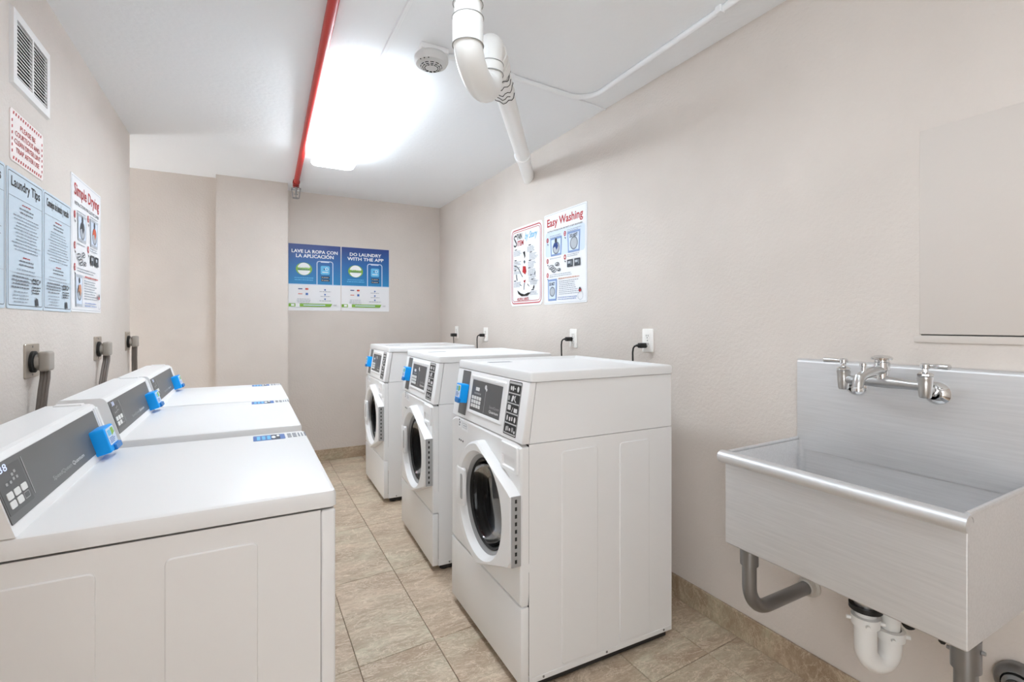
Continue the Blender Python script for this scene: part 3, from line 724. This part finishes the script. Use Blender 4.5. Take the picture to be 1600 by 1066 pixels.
    pr = lambda pts, y0, y1, mt, name, bev: None
    prof = [(.0325, ZS-.0005), (WD, ZS-.0005), (WD, ZL-.002), (.0605, ZL-.002)]
    prism(bm, prof, -(WW-.004), fr); obj('console_body', bm, M_enamel, t, smooth=20)
    bm = B(); prof = [(.003, ZS+.002), (.008, ZS-.0005), (.0295, ZS-.0005), (.057, ZL-.002), (.036, ZL-.002), (.033, ZL-.006)]
    prism(bm, prof, -WW, frame((0, 0, 0), (1, 0, 0), (0, 0, 1)))
    es = [e for e in bm.edges if all(v.co.x < .036+.01 for v in e.verts) and abs(e.verts[0].co.y-e.verts[1].co.y) < 1e-6]
    bmesh.ops.bevel(bm, geom=es, offset=.004, segments=2, profile=.5, affect='EDGES', clamp_overlap=True)
    fa = obj('fascia', bm, M_plastic, t)
    vv = Vector((.0305, 0, .1985)).normalized(); FF = frame((.0030, WW, ZS+.003), (0, -1, 0), vv)
    bm = B(); prism(bm, rrect(.064, .146, .012, .196, .002, 2), .0012, FF); obj('coin_strip', bm, M_fascia, fa)
    bm = B(); o_ = rrect(.160, .482, .030, .186, .008, 4); i_ = rrect(.182, .458, .046, .166, .003, 4)
    loops(bm, [[FF @ Vector((x, y, z)) for x, y in r] for r, z in ((o_, 0), (rrect(.164, .478, .034, .182, .008, 4), .004), (rrect(.178, .462, .042, .170, .003, 4), .004), (i_, .001))]); obj('display_bezel', bm, M_plastic, fa)
    bm = B(); prism(bm, rrect(.181, .459, .045, .167, .002, 2), .0016, FF); dp = obj('display_panel', bm, M_fascia2, t)
    bm = B()
    for c in range(4):
        for r in range(3): prism(bm, rrect(.193+c*.0235, .211+c*.0235, .058+r*.0165, .071+r*.0165, .002, 2), .0012, FF, .0017)
    obj('keypad', bm, M_key, dp)
    bm = B(); prism(bm, rrect(.221, .257, .126, .140, .002, 2), .0003, FF, .0018); prism(bm, circ(.313, .148, .009, n=12), .0003, FF, .0018); prism(bm, circ(.322, .139, .006, n=10), .0003, FF, .0018)
    obj('lit_symbols', bm, M_markl, dp)
    bm = B(); prism(bm, rrect(.316, .3185, .050, .132, .0005, 1), .0003, FF, .0018)
    text_bm(bm, 'SpeedQueen', .365, .073, .083, .013, 'l', 0, FF, .002)
    for k in range(6): prism(bm, rrect(.212+k*.011, .219+k*.011, .112, .119, .001, 1), .0003, FF, .0018)
    obj('panel_print', bm, M_mark, dp)['kind'] = 'stuff'
    bm = B(); text_bm(bm, 'Quantum', .365, .057, .080, .012, 'l', .02, FF, .002); obj('panel_lettering', bm, M_markl, dp)
    # instruction strip of five black pictograms
    bm = B(); prism(bm, rrect(.500, .594, .010, .196, .004, 3), .0010, FF); ins = obj('instruction_strip', bm, mat('label_grey', (196, 196, 196), .5), t)
    bm = B(); o_ = rrect(.500, .594, .010, .196, .004, 3); i_ = rrect(.503, .591, .013, .193, .003, 3)
    loops(bm, [[FF @ Vector((x, y, .0013)) for x, y in r] for r in (o_, i_)])
    for k in range(5): prism(bm, rrect(.505, .589, .0175+k*.0345, .0475+k*.0345, .003, 3), .0003, FF, .0011)
    obj('black_labels', bm, M_black, ins)
    bm = B(); z = .0016
    sh = []
    y = .0175+4*.0345
    sh += [circ(.521, y+.015, .0055, .008, 12), circ(.535, y+.015, .006, .009, 12), rrect(.545, .553, y+.013, y+.017, .001, 1), circ(.571, y+.015, .007, .010, 12)]
    y = .0175+3*.0345; sh += [[(.53, y+.004), (.54, y+.004), (.551, y+.02), (.546, y+.026), (.535, y+.024)], [(.555, y+.026), (.561, y+.027), (.556, y+.012), (.568, y+.004), (.562, y+.003), (.551, y+.011)]]
    y = .0175+2*.0345; sh += [rrect(.512, .534, y+.008, y+.026, .002, 2), rrect(.558, .582, y+.004, y+.018, .002, 2), [(.541, y+.004), (.544, y+.004), (.552, y+.02), (.549, y+.02)]]
    y = .0175+.0345; sh += [circ(.518, y+.015, .005, .010, 10), rrect(.532, .542, y+.006, y+.02, .002, 2), rrect(.549, .557, y+.008, y+.022, .002, 2), circ(.573, y+.014, .006, .010, 10)]
    y = .0175; sh += [rrect(.517, .522, y+.004, y+.02, .001, 1), circ(.546, y+.012, .005, .006, 10), circ(.58, y+.008, .005, .005, 10)]
    for s_ in sh: prism(bm, s_, .0002, FF, z)
    obj('pictograms', bm, M_markl, ins)
    bm = B()
    for yk, xs in ((0, (.530, .565)), (3, (.512,))):
        for x in xs: prism(bm, rrect(x-.007, x+.007, .0175+yk*.0345+.006, .0175+yk*.0345+.022, .003, 2), .0002, FF, z)
    obj('pictograms_grey', bm, M_mark, ins)
    coin_box(t, FF, .084, .062, .060, .078, .034)
    # top: rim with a sunken middle
    bm = B()
    R = lambda g, z, r: [(a, b, z) for a, b in rrect(.034+g, WD+.006-g, -.004+g, WW+.004-g, max(r-g, .004), 5)]
    loops(bm, [R(0, ZL, .012), R(0, ZT-.010, .012), R(.003, ZT-.003, .012), R(.009, ZT, .012), R(.024, ZT, .02), R(.034, ZT-.009, .03), R(.04, ZT-.011, .03)], True)
    obj('top', bm, M_top, t)
    bm = B(); box(bm, .14, .25, WW-.10, WW-.07, ZT-.0108, ZT-.0104); obj('top_label', bm, INK['grey'], t)
    return t

W1 = make_washer('nearest white front-loading washing machine, beside the sink')
W1.location = (.785, 1.389, 0); W1.rotation_euler = (0, 0, -math.radians(.9))
W2 = dup(W1, (.795, 2.284, 0), -math.radians(2.4), 'middle white front-loading washing machine of the row of three')
W3 = dup(W1, (.812, 3.325, 0), -math.radians(1.2), 'farthest white front-loading washing machine, nearest the back wall')

# ------------------------------------------------------------------ dryers
DW, DD, DT, DS = .655, .655, .868, .831
def make_dryer(label):
    t = thing('clothes_dryer', label, 'dryer', (0, 0, 0), 0, 'white dryers along the left wall')
    bm = B(); box(bm, -DD, -.030, 0, DW, .03, DS-.003); cab = obj('cabinet', bm, M_enamel, t, smooth=0)
    for x0, x1 in ((-.299, -.147), (-.548, -.398)): emboss('embossed_panel', cab, 0, x0, x1, .056, .787)
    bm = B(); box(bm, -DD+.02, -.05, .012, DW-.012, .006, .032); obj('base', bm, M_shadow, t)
    for x in (-.07, -DD+.05):
        for y in (.04, DW-.04):
            bm = B(); lathe(bm, [(0, 0), (.022, 0), (.022, .01), (.01, .014), (.01, .032), (0, .032)], (x, y, 0), seg=14); obj('foot', bm, M_rubber, t)
    bm = B(); box(bm, -.029, 0, 0, DW, .032, DS-.004, .006, 3); obj('front_panel', bm, M_enamel, t)
    FR = frame((0, 0, 0), (0, 1, 0), (0, 0, 1))
    bm = B(); prism(bm, rrect(.10, .555, .27, .75, .05, 6), .003, FR, .0002, .002, 2); door = obj('door', bm, M_plastic, t)
    bm = B(); prism(bm, rrect(.115, .155, .42, .60, .012, 4), .003, FR, .0033, .002, 2); obj('door_handle', bm, M_plastic, door)
    for z in (.36, .66):
        bm = B(); box(bm, 0, .004, .556, .566, z-.03, z+.03, .001, 1); obj('hinge', bm, M_steelg, door)
    # worktop
    bm = B()
    R = lambda g, z, r: [(a, b, z) for a, b in rrect(-DD-.002+g, .002-g, -.002+g, DW+.002-g, max(r-g, .004), 5)]
    loops(bm, [R(.004, DS, .014), R(0, DS+.002, .014), R(0, DT-.010, .014), R(.003, DT-.003, .014), R(.010, DT, .014)], True); obj('worktop', bm, M_top, t)
    # console at the back of the top
    k = .30
    xf = lambda z: -.500-k*(z-DT)
    bm = B(); zt = .998
    prof = [(xf(DT), DT), (xf(DT)-.004, DT+.012), (xf(zt-.012), zt-.012), (xf(zt)-.004, zt-.003), (xf(zt)-.012, zt), (-.642, zt), (-.650, zt-.006), (-.650, DT)]
    prism(bm, prof, -DW, frame((0, 0, 0), (1, 0, 0), (0, 0, 1))); con = obj('console', bm, M_plastic, t, smooth=20)
    vv = Vector((-k, 0, 1)).normalized(); L = (zt-DT)*math.hypot(1, k)
    FF = frame((xf(DT), 0, DT), (0, 1, 0), vv)
    for x0, x1 in ((DW-.036, DW-.026), (DW-.016, DW-.002)):
        bm = B(); prism(bm, rrect(x0, x1, .012, L-.010, .003, 2), .004, FF, -.001, .001, 1); obj('end_trim', bm, M_plastic, con)
    bm = B(); box(bm, -.62, -.56, DW-.030, DW-.004, zt-.001, zt+.004, .002, 1); obj('end_clip', bm, M_plastic, con)
    bm = B(); prism(bm, rrect(.004, DW-.046, .020, L-.014, .002, 2), .0016, FF, -.0003); pan = obj('control_panel', bm, M_fascia, t)
    bm = B(); prism(bm, rrect(.008, .110, .034, L-.024, .002, 2), .0004, FF, .0013); obj('display_field', bm, M_fascia2, pan)
    bm = B()
    for c in range(3):
        for r in range(2):
            if not (c == 2 and r == 0): prism(bm, rrect(.020+c*.029, .043+c*.029, .042+r*.0155, .0545+r*.0155, .003, 2), .0010, FF, .0016)
    obj('keypad', bm, M_key, pan)
    bm = B(); o_ = rrect(.078, .101, .042, .0545, .003, 2); i_ = rrect(.0795, .0995, .0435, .053, .002, 2)
    loops(bm, [[FF @ Vector((x, y, .002)) for x, y in r] for r in (o_, i_)]); prism(bm, rrect(.1185, .1215, .040, .114, .001, 1), .0003, FF, .0016)
    for x, y in ((.036, .083), (.052, .083), (.066, .086), (.080, .086), (.066, .094), (.078, .097)): prism(bm, rrect(x-.004, x+.004, y-.0025, y+.0025, .001, 1), .0003, FF, .0018)
    text_bm(bm, 'SpeedQueen', .215, .033, .115, .0115, 'l', .01, FF, .002)
    obj('panel_print', bm, M_mark, pan)['kind'] = 'stuff'
    bm = B(); text_bm(bm, 'Quantum', .338, .034, .085, .0105, 'l', .012, FF, .002); obj('panel_lettering', bm, M_markl, pan)
    bm = B(); text_bm(bm, '38', .028, .104, .030, .013, 'l', .01, FF, .0021); obj('lit_digits', bm, mat('display_digits', (214, 226, 255), .4, emit=.35), pan)
    coin_box(t, FF, .508, .010, .092, .066, .032)
    # stickers along the far edge of the top
    FT = frame((0, 0, DT), (1, 0, 0), (0, 1, 0))
    bm = B(); prism(bm, rrect(-.150, -.062, DW-.10, DW-.028, .004, 2), .0005, FT, .0001); st = obj('top_sticker', bm, INK['blue'], t)
    bm = B()
    for q in range(3): prism(bm, rrect(-.140+q*.014, -.131+q*.014, DW-.092, DW-.04, .002, 2), .0003, FT, .0006)
    obj('top_sticker_print', bm, INK['cyan'], st)
    bm = B(); prism(bm, rrect(-.100, -.076, DW-.098, DW-.030, .002, 2), .0003, FT, .0006); obj('top_sticker_print', bm, INK['dk'], st)
    bm = B(); prism(bm, circ(-.094, DW-.066, .006, .018, 12), .0003, FT, .0009); prism(bm, circ(-.081, DW-.05, .004, .012, 12), .0003, FT, .0009); obj('top_sticker_print', bm, INK['white'], st)
    bm = B()
    for x in (-.055, -.040):
        for q in range(3): prism(bm, rrect(x, x+.011, DW-.09+q*.022, DW-.076+q*.022, .001, 1), .0004, FT, .0002)
    for q in range(3): prism(bm, rrect(-.024+q*.009, -.020+q*.009, DW-.088, DW-.034, .001, 1), .0004, FT, .0002)
    obj('serial_label', bm, INK['grey'], t)
    return t
D1 = make_dryer('nearest white clothes dryer, with grey control panel and blue coin box')
D1.location = (.165, 1.094, 0)
D2 = dup(D1, (.166, 1.857, 0), 0, 'middle white clothes dryer of the row of three on the left')
D3 = dup(D1, (.172, 2.541, 0), 0, 'farthest white clothes dryer, nearest the column on the left')

# ------------------------------------------------------------------ outlets and cords
def outlet_r(y, z, label, plugz, gang=1):
    t = thing('wall_outlet', label, 'outlet', mtx=on_right(y, z), group='white outlets on the right wall')
    w, h = .072, .112
    bm = B(); prism(bm, rrect(-w/2, w/2, -h/2, h/2, .006, 4), .006, None, 0, .0025, 2); obj('cover_plate', bm, M_outl, t)
    for yy in (.020, -.020):
        bm = B(); prism(bm, rrect(-.017, .017, yy-.014, yy+.014, .008, 4), .002, None, .0058, .001, 1); r = obj('receptacle', bm, M_outl, t)
        bm = B(); 
        for x in (-.006, .006): prism(bm, rrect(x-.0012, x+.0012, yy-.001, yy+.007, .0004, 1), .0003, None, .0080)
        prism(bm, circ(0, yy-.007, .0025, n=8), .0003, None, .0080); obj('slots', bm, M_rubber, r)
    bm = B(); lathe(bm, [(0, 0), (.003, 0), (.003, .001), (0, .001)], (0, 0, .006), seg=8); obj('screw', bm, M_steelg, t)
    return t
def attach(o, m):
    """part o, built in world coordinates, rides on machine m"""
    o.parent = m; o.matrix_parent_inverse = (Matrix.Translation(m.location) @ Matrix.Rotation(m.rotation_euler.z, 4, 'Z')).inverted()
    return o
def cord_r(y, z, m, down):
    bm = B(); pts = [(-.047, .016, -.001), (-.052, .026, -.004), (-.055, .032, -.014), (-.056, .035, -.035), (-.054, .036, -.09), (-.052, .035, -.2), (-.05, .034, down)]
    at = lambda bm: bmesh.ops.translate(bm, verts=bm.verts, vec=(XR, y, z))
    tube(bm, pts, .0042, 10); at(bm); c = attach(obj('power_cord', bm, M_rubber), m); c['label'] = 'black power cord'
    bm = B(); box(bm, -.048, -.0085, -.012, .012, -.012, .012, .004, 2)
    lathe(bm, [(.009, 0), (.006, .010), (.0045, .016)], (-.042, .006, 0), (-.45, .9, -.05), 12); at(bm); obj('plug', bm, M_rubber, c)
outlet_r(1.746, 1.140, 'white duplex outlet on the right wall above the nearest washer, next to the sink', 0)
outlet_r(2.353, 1.134, 'white duplex outlet on the right wall behind the nearest washer, second from the sink', 0)
outlet_r(3.556, 1.134, 'white duplex outlet on the right wall behind the middle washer', 0)
outlet_r(4.175, 1.142, 'white outlet on the right wall behind the farthest washer, near the corner', 0)
cord_r(1.758, 1.116, W1, -.6)
cord_r(2.366, 1.130, W2, -.6)
cord_r(3.572, 1.128, W3, -.6)
t = thing('power_adapter', 'black power adapter plugged in near the back right corner', 'power adapter', (XR, 4.175, 1.118), 0)
bm = B(); box(bm, -.058, -.0085, -.02, .02, -.014, .014, .003, 2); obj('adapter_body', bm, M_rubber, t)
bm = B(); tube(bm, [(-.045, -.02, -.005), (-.046, -.028, -.02), (-.044, -.03, -.08), (-.04, -.028, -.5)], .0035, 8); obj('cord', bm, M_rubber, t)

def outlet_l(y, z, lab1, m, lean):
    t = thing('dryer_outlet', lab1, 'outlet', mtx=on_left(y, z), group='steel dryer outlets on the left wall')
    bm = B(); prism(bm, rrect(-.060, .060, -.056, .056, .006, 4), .005, None, 0, .002, 1); obj('cover_plate', bm, M_outs, t)
    bm = B(); lathe(bm, [(0, 0), (.036, 0), (.036, .008), (.033, .010), (0, .010)], (-.004, -.004, .005), (0, 0, 1), 24); obj('receptacle', bm, M_rubber, t)
    for yy in (.046, -.046):
        bm = B(); lathe(bm, [(0, 0), (.0035, 0), (.0035, .0012), (0, .0012)], (0, yy, .005), seg=8); obj('screw', bm, M_steelg, t)
    at = lambda bm: bmesh.ops.translate(bm, verts=bm.verts, vec=(XL, y, z))
    bm = B()
    for q in (-1, 0, 1):
        tube(bm, [(.034+.0085*q, .008, -.036), (.034+.0085*q, .006, -.06), (.032+.0085*q, .004+lean*.4, -.10), (.030+.0085*q, .004+lean, -.16), (.030+.0085*q, .004+lean, -.6)], .0056, 8)
    at(bm); c = attach(obj('power_cord', bm, M_cordg), m); c['label'] = 'grey three-strand power cord'
    bm = B(); lathe(bm, [(0, 0), (.024, 0), (.022, .010), (0, .010)], (.0152, -.004, -.004), (1, 0, 0), 20); box(bm, .022, .052, -.024, .036, -.036, .030, .009, 3); at(bm); obj('plug', bm, M_plugg, c)
outlet_l(2.176, 1.098, 'steel plate dryer outlet on the left wall, nearest of three', D1, -.02)
outlet_l(2.985, 1.103, 'steel plate dryer outlet on the left wall, middle of three', D2, -.05)
outlet_l(3.645, 1.117, 'steel plate dryer outlet at the far end of the left wall', D3, .03)

# ------------------------------------------------------------------ stainless sink on the right wall
X0, X1, Y0, Y1, ZB, ZR = 1.295, XR-.001, .435, 1.012, .545, .826
t = thing('utility_sink', 'stainless steel wall-mounted utility sink with a high backsplash', 'sink', (1.5, .72, 0))
o0 = Vector((1.5, .72, 0)); sx = lambda p: (p[0]-1.5, p[1]-.72, p[2])
th = .010
bm = B()
R = lambda g, z, r: [sx((a, b, z)) for a, b in rrect(X0+g, X1-(g if g < th else g+.012), Y0+g, Y1-g, r, 5)]
loops(bm, [R(.03, ZB, .004), R(.004, ZB, .003), R(0, ZB+.004, .003), R(0, ZR-.004, .003), R(.003, ZR, .003), R(th-.002, ZR, .01), R(th, ZR-.004, .02), R(th+.002, ZB+.05, .025), R(th+.02, ZB+.022, .03), R(th+.05, ZB+.012, .03)], True)
bm.faces.new([bm.verts.new(p) for p in R(.03, ZB, .004)][::-1])
basin = obj('basin', bm, M_steel, t)
bm = B(); zc_ = .812
prof = circ(X0-.006, zc_, .0215, n=20, a0=math.radians(-150), a1=math.radians(150))
prof = [(X0-.006-.0215*math.cos(a), zc_+.019*math.sin(a)) for a in [math.radians(-75)+math.radians(255)*i/18 for i in range(19)]]
pin = [(X0-.006-.0185*math.cos(a), zc_+.016*math.sin(a)) for a in [math.radians(-75)+math.radians(255)*i/18 for i in range(19)]]
poly = prof+pin[::-1]
prism(bm, poly, -(Y1-Y0+.014), frame((-1.5, Y0-.006-.72, 0), (1, 0, 0), (0, 0, 1)))
obj('front_roll_rim', bm, M_steel, t)
bm = B(); prism(bm, [sx((a, 0, 0))[:1]+(b,) for a, b in [(X0-.006-.0185*math.cos(q), zc_+.016*math.sin(q)) for q in [math.radians(-75)+math.radians(255)*i/18 for i in range(19)]]], -.004, frame((0, Y0-.004-.72, 0), (1, 0, 0), (0, 0, 1))); obj('rim_end', bm, M_steel, t)
bm = B(); prism(bm, [sx((a, 0, 0))[:1]+(b,) for a, b in [(X0-.006-.0185*math.cos(q), zc_+.016*math.sin(q)) for q in [math.radians(-75)+math.radians(255)*i/18 for i in range(19)]]], -.004, frame((0, Y1-.72, 0), (1, 0, 0), (0, 0, 1))); obj('rim_end', bm, M_steel, t)
for yy in (Y0, Y1-.010):
    bm = B(); tube(bm, [sx((X0+.012, yy+.005, ZR-.001)), sx((X1-.03, yy+.005, ZR+.003))], .0062, 10); obj('side_rim', bm, M_steel, t)
# backsplash: sheet with a folded top return
bm = B(); xs = 1.660
prism(bm, [(xs-1.5, ZR-.03), (xs-1.5, 1.092), (xs+.008-1.5, 1.101), (X1-1.5, 1.101), (X1-1.5, ZR-.03)], -(Y1-.002-Y0-.010), frame((0, Y0+.010-.72, 0), (1, 0, 0), (0, 0, 1)))
es = [e for e in bm.edges if abs(e.verts[0].co.y-e.verts[1].co.y) > .1 and all(v.co.z > 1.08 for v in e.verts) and all(v.co.x < .17 for v in e.verts)]
bmesh.ops.bevel(bm, geom=es, offset=.003, segments=2, profile=.5, affect='EDGES')
obj('backsplash', bm, M_steel, t)
# tubular brackets: sleeve under the basin, bent tube, wall flange
for y in (.980, .462):
    bm = B(); tube(bm, [Vector(p)-o0 for p in bend((1.365, y, ZB+.002), (1.365, y, .328), (XR-.002, y, .328), .085, 10)], .0208, 18); br = obj('bracket_tube', bm, M_tubegrey, t)
    bm = B(); lathe(bm, [(.0208, 0), (.0262, .002), (.0262, .070), (0, .070)], Vector((1.365, y, ZB-.071))-o0, (0, 0, 1), 20); obj('sleeve', bm, M_tubegrey, br)
    bm = B(); lathe(bm, [(0, 0), (.036, 0), (.036, .006), (.027, .010), (.027, .03), (.0215, .032)] if y > .7 else [(0, 0), (.052, 0), (.052, .012), (.046, .022), (.034, .028), (.030, .020), (.030, .034), (.0215, .038)], Vector((XR-.001, y, .328))-o0, (-1, 0, 0), 26); obj('wall_flange', bm, mat('flange_white', (196, 192, 186), .4, metal=.3) if y > .7 else M_tubegrey, br)
for dx, dz in ((-.026, .05), (.026, .03)):
    bm = B(); lathe(bm, [(0, 0), (.005, 0), (.004, .006), (0, .007)], Vector((1.365, .462+dx*1.02, ZB-.071+dz))-o0, (0, 1 if dx > 0 else -1, 0), 8); obj('set_screw', bm, M_steelg, t)
# drain: black washer, tailpiece, nut, white P-trap
q0 = Vector((1.48, .712, .27))
LX, LY = .064, -.030
pts = [(0, 0, .14)]+[(LX*(1-math.cos(a))/2, LY*(1-math.cos(a))/2, .072-.046*math.sin(a)) for a in [PI*i/14 for i in range(15)]]+[(LX, LY, .095)]
bm = B(); tube(bm, pts, [.0265]*(len(pts)), 22); dr = obj('drain_trap', bm, M_trap, t, label='white plastic drain trap'); dr.location = q0-o0
bm = B(); lathe(bm, [(0, .275), (.044, .275), (.044, .222), (.036, .205), (.030, .198), (0, .198)], (0, 0, 0), seg=26); obj('strainer_body', bm, M_rubber, dr)
bm = B(); lathe(bm, [(.027, .200), (.027, .178)], (0, 0, 0), seg=26); obj('strainer_neck', bm, M_satin, dr)
bm = B(); lathe(bm, [(.026, .186), (.039, .186), (.039, .174), (.026, .174)], (0, 0, 0), seg=26); obj('black_washer', bm, M_rubber, dr)
bm = B(); lathe(bm, [(.0245, .178), (.0245, .10)], (0, 0, 0), seg=22); obj('tailpiece', bm, M_trap, dr)
def nut(z, x, y):
    bm = B(); lathe(bm, [(.024, 0), (.033, .001), (.034, .026), (.025, .028)], (x, y, z), seg=24)
    for k in range(4):
        a = PI/2*k+.6; tube(bm, [(x+.031*math.cos(a), y+.031*math.sin(a), z+.012), (x+.044*math.cos(a), y+.044*math.sin(a), z+.012)], .0055, 8)
    obj('slip_nut', bm, M_trap, dr)
nut(.130, 0, 0); nut(.092, LX, LY)
bm = B(); tube(bm, bend((LX, LY, .10), (LX, LY, .20), (XR-q0.x-.004, LY, .20), .04, 8), .0225, 20); obj('trap_arm', bm, M_trap, dr)
bm = B(); lathe(bm, [(.023, 0), (.036, .001), (.034, .006), (.023, .010)], (XR-q0.x-.0005, LY+.01, .20), (-1, 0, 0), 20); obj('wall_flange', bm, M_trap, dr)
v = thing('wall_stub', 'dark stub and patched hole in the wall under the sink', 'pipe', (XR, .698, .352))
bm = B(); lathe(bm, [(0, 0), (.018, 0), (.016, .010), (.008, .011), (0, .004)], (0, 0, 0), (-1, 0, 0), 14); obj('stub', bm, M_shadow, v)
bm = B()
random.seed(5)
for k in range(9): lathe(bm, [(0, .0012), (random.uniform(.004, .012), 0)], (-.0004, -.036-.014*k*random.uniform(.6, 1), random.uniform(-.012, .016)), (-1, 0, 0), 7)
obj('chipped_plaster', bm, M_shadow, v)

# ------------------------------------------------------------------ faucet
f0 = Vector((1.660, .722, 1.03))
t = thing('wall_faucet', 'chrome two-handle wall faucet on the backsplash of the sink', 'faucet', f0)
F = lambda x, y, z: (x-f0.x, y-f0.y, z-f0.z)
xb = 1.588
for y, sgn in ((.824, 1), (.621, -1)):
    bm = B(); lathe(bm, [(0, 0), (.030, 0), (.031, .004), (.024, .012), (.016, .016), (.0155, .03)], F(1.660, y-.006*sgn*0, 1.030), (-1, 0, 0), 26); obj('escutcheon', bm, M_chrome, t)
    bm = B(); tube(bm, [F(1.66, y, 1.030), F(1.60, y, 1.046)], .0125, 16); lathe(bm, [(.014, 0), (.018, .002), (.018, .014), (.014, .016)], F(1.632, y, 1.038), (-1, 0, .2), 6); obj('union_nut', bm, M_satin, t)
    bm = B(); lathe(bm, [(0, 0), (.0115, 0), (.0140, .005), (.0168, .040), (.0168, .048), (.0176, .050), (.0176, .056), (.0145, .058), (.012, .061), (0, .061)], F(xb, y, 1.022), (0, 0, 1), 24); vb = obj('valve_body', bm, M_satin, t)
    bm = B(); lathe(bm, [(.015, 0), (.0185, .002), (.0185, .006), (.012, .010), (.007, .012), (.007, .024)], F(xb, y, 1.080), (0, 0, 1), 8); obj('bonnet', bm, M_chrome, vb)
    bm = B(); lathe(bm, [(0, 0), (.0075, 0), (.0115, .003), (.0115, .012), (.008, .016), (0, .016)], F(xb, y, 1.099), (0, 0, 1), 16)
    tube(bm, [F(xb, y, 1.107), F(xb-.001*sgn, y+.012*sgn, 1.1075), F(xb-.003*sgn, y+.024*sgn, 1.108), F(xb-.006, y+.053*sgn, 1.108)], [.006, .0048, .0068, .0074], 12); obj('lever_handle', bm, M_chrome, vb)
bm = B(); tube(bm, [F(xb, .824, 1.053), F(xb, .79, 1.053), F(xb, .74, 1.055), F(xb, .705, 1.055), F(xb, .65, 1.053), F(xb, .621, 1.053)], [.0125, .0125, .0165, .0165, .0125, .0125], 18); obj('bridge', bm, M_satin, t)
bm = B(); lathe(bm, [(.015, 0), (.0165, .012), (.0165, .024), (.0195, .027), (.0195, .048), (.0175, .050)], F(xb, .722, 1.062), (0, 0, 1), 24)
lathe(bm, [(.0175, -.004), (.0175, .006), (.0245, .008), (.0255, .013), (.022, .017), (.016, .020), (0, .0215)], F(xb, .722, 1.110), (0, 0, 1), 12); obj('spout_riser', bm, M_chrome, t)
bm = B(); tube(bm, [F(xb, .722, 1.088), F(1.560, .724, 1.088), F(1.530, .726, 1.083), F(1.500, .728, 1.077), F(1.484, .729, 1.070), F(1.478, .7293, 1.055), F(1.477, .7295, 1.042)], [.015, .0135, .0125, .0125, .0135, .0135, .013], 20); sp = obj('spout', bm, M_satin, t)
bm = B(); lathe(bm, [(.006, 0), (.006, .012), (.009, .014), (.009, .022), (0, .023)], F(1.502, .728, 1.088), (0, 0, 1), 14); obj('spout_knob', bm, M_chrome, sp)
bm = B(); lathe(bm, [(.013, 0), (.0155, .001), (.0155, .010), (.012, .011)], F(1.477, .7295, 1.034), (0, 0, 1), 18); obj('spout_outlet', bm, M_chrome, sp)
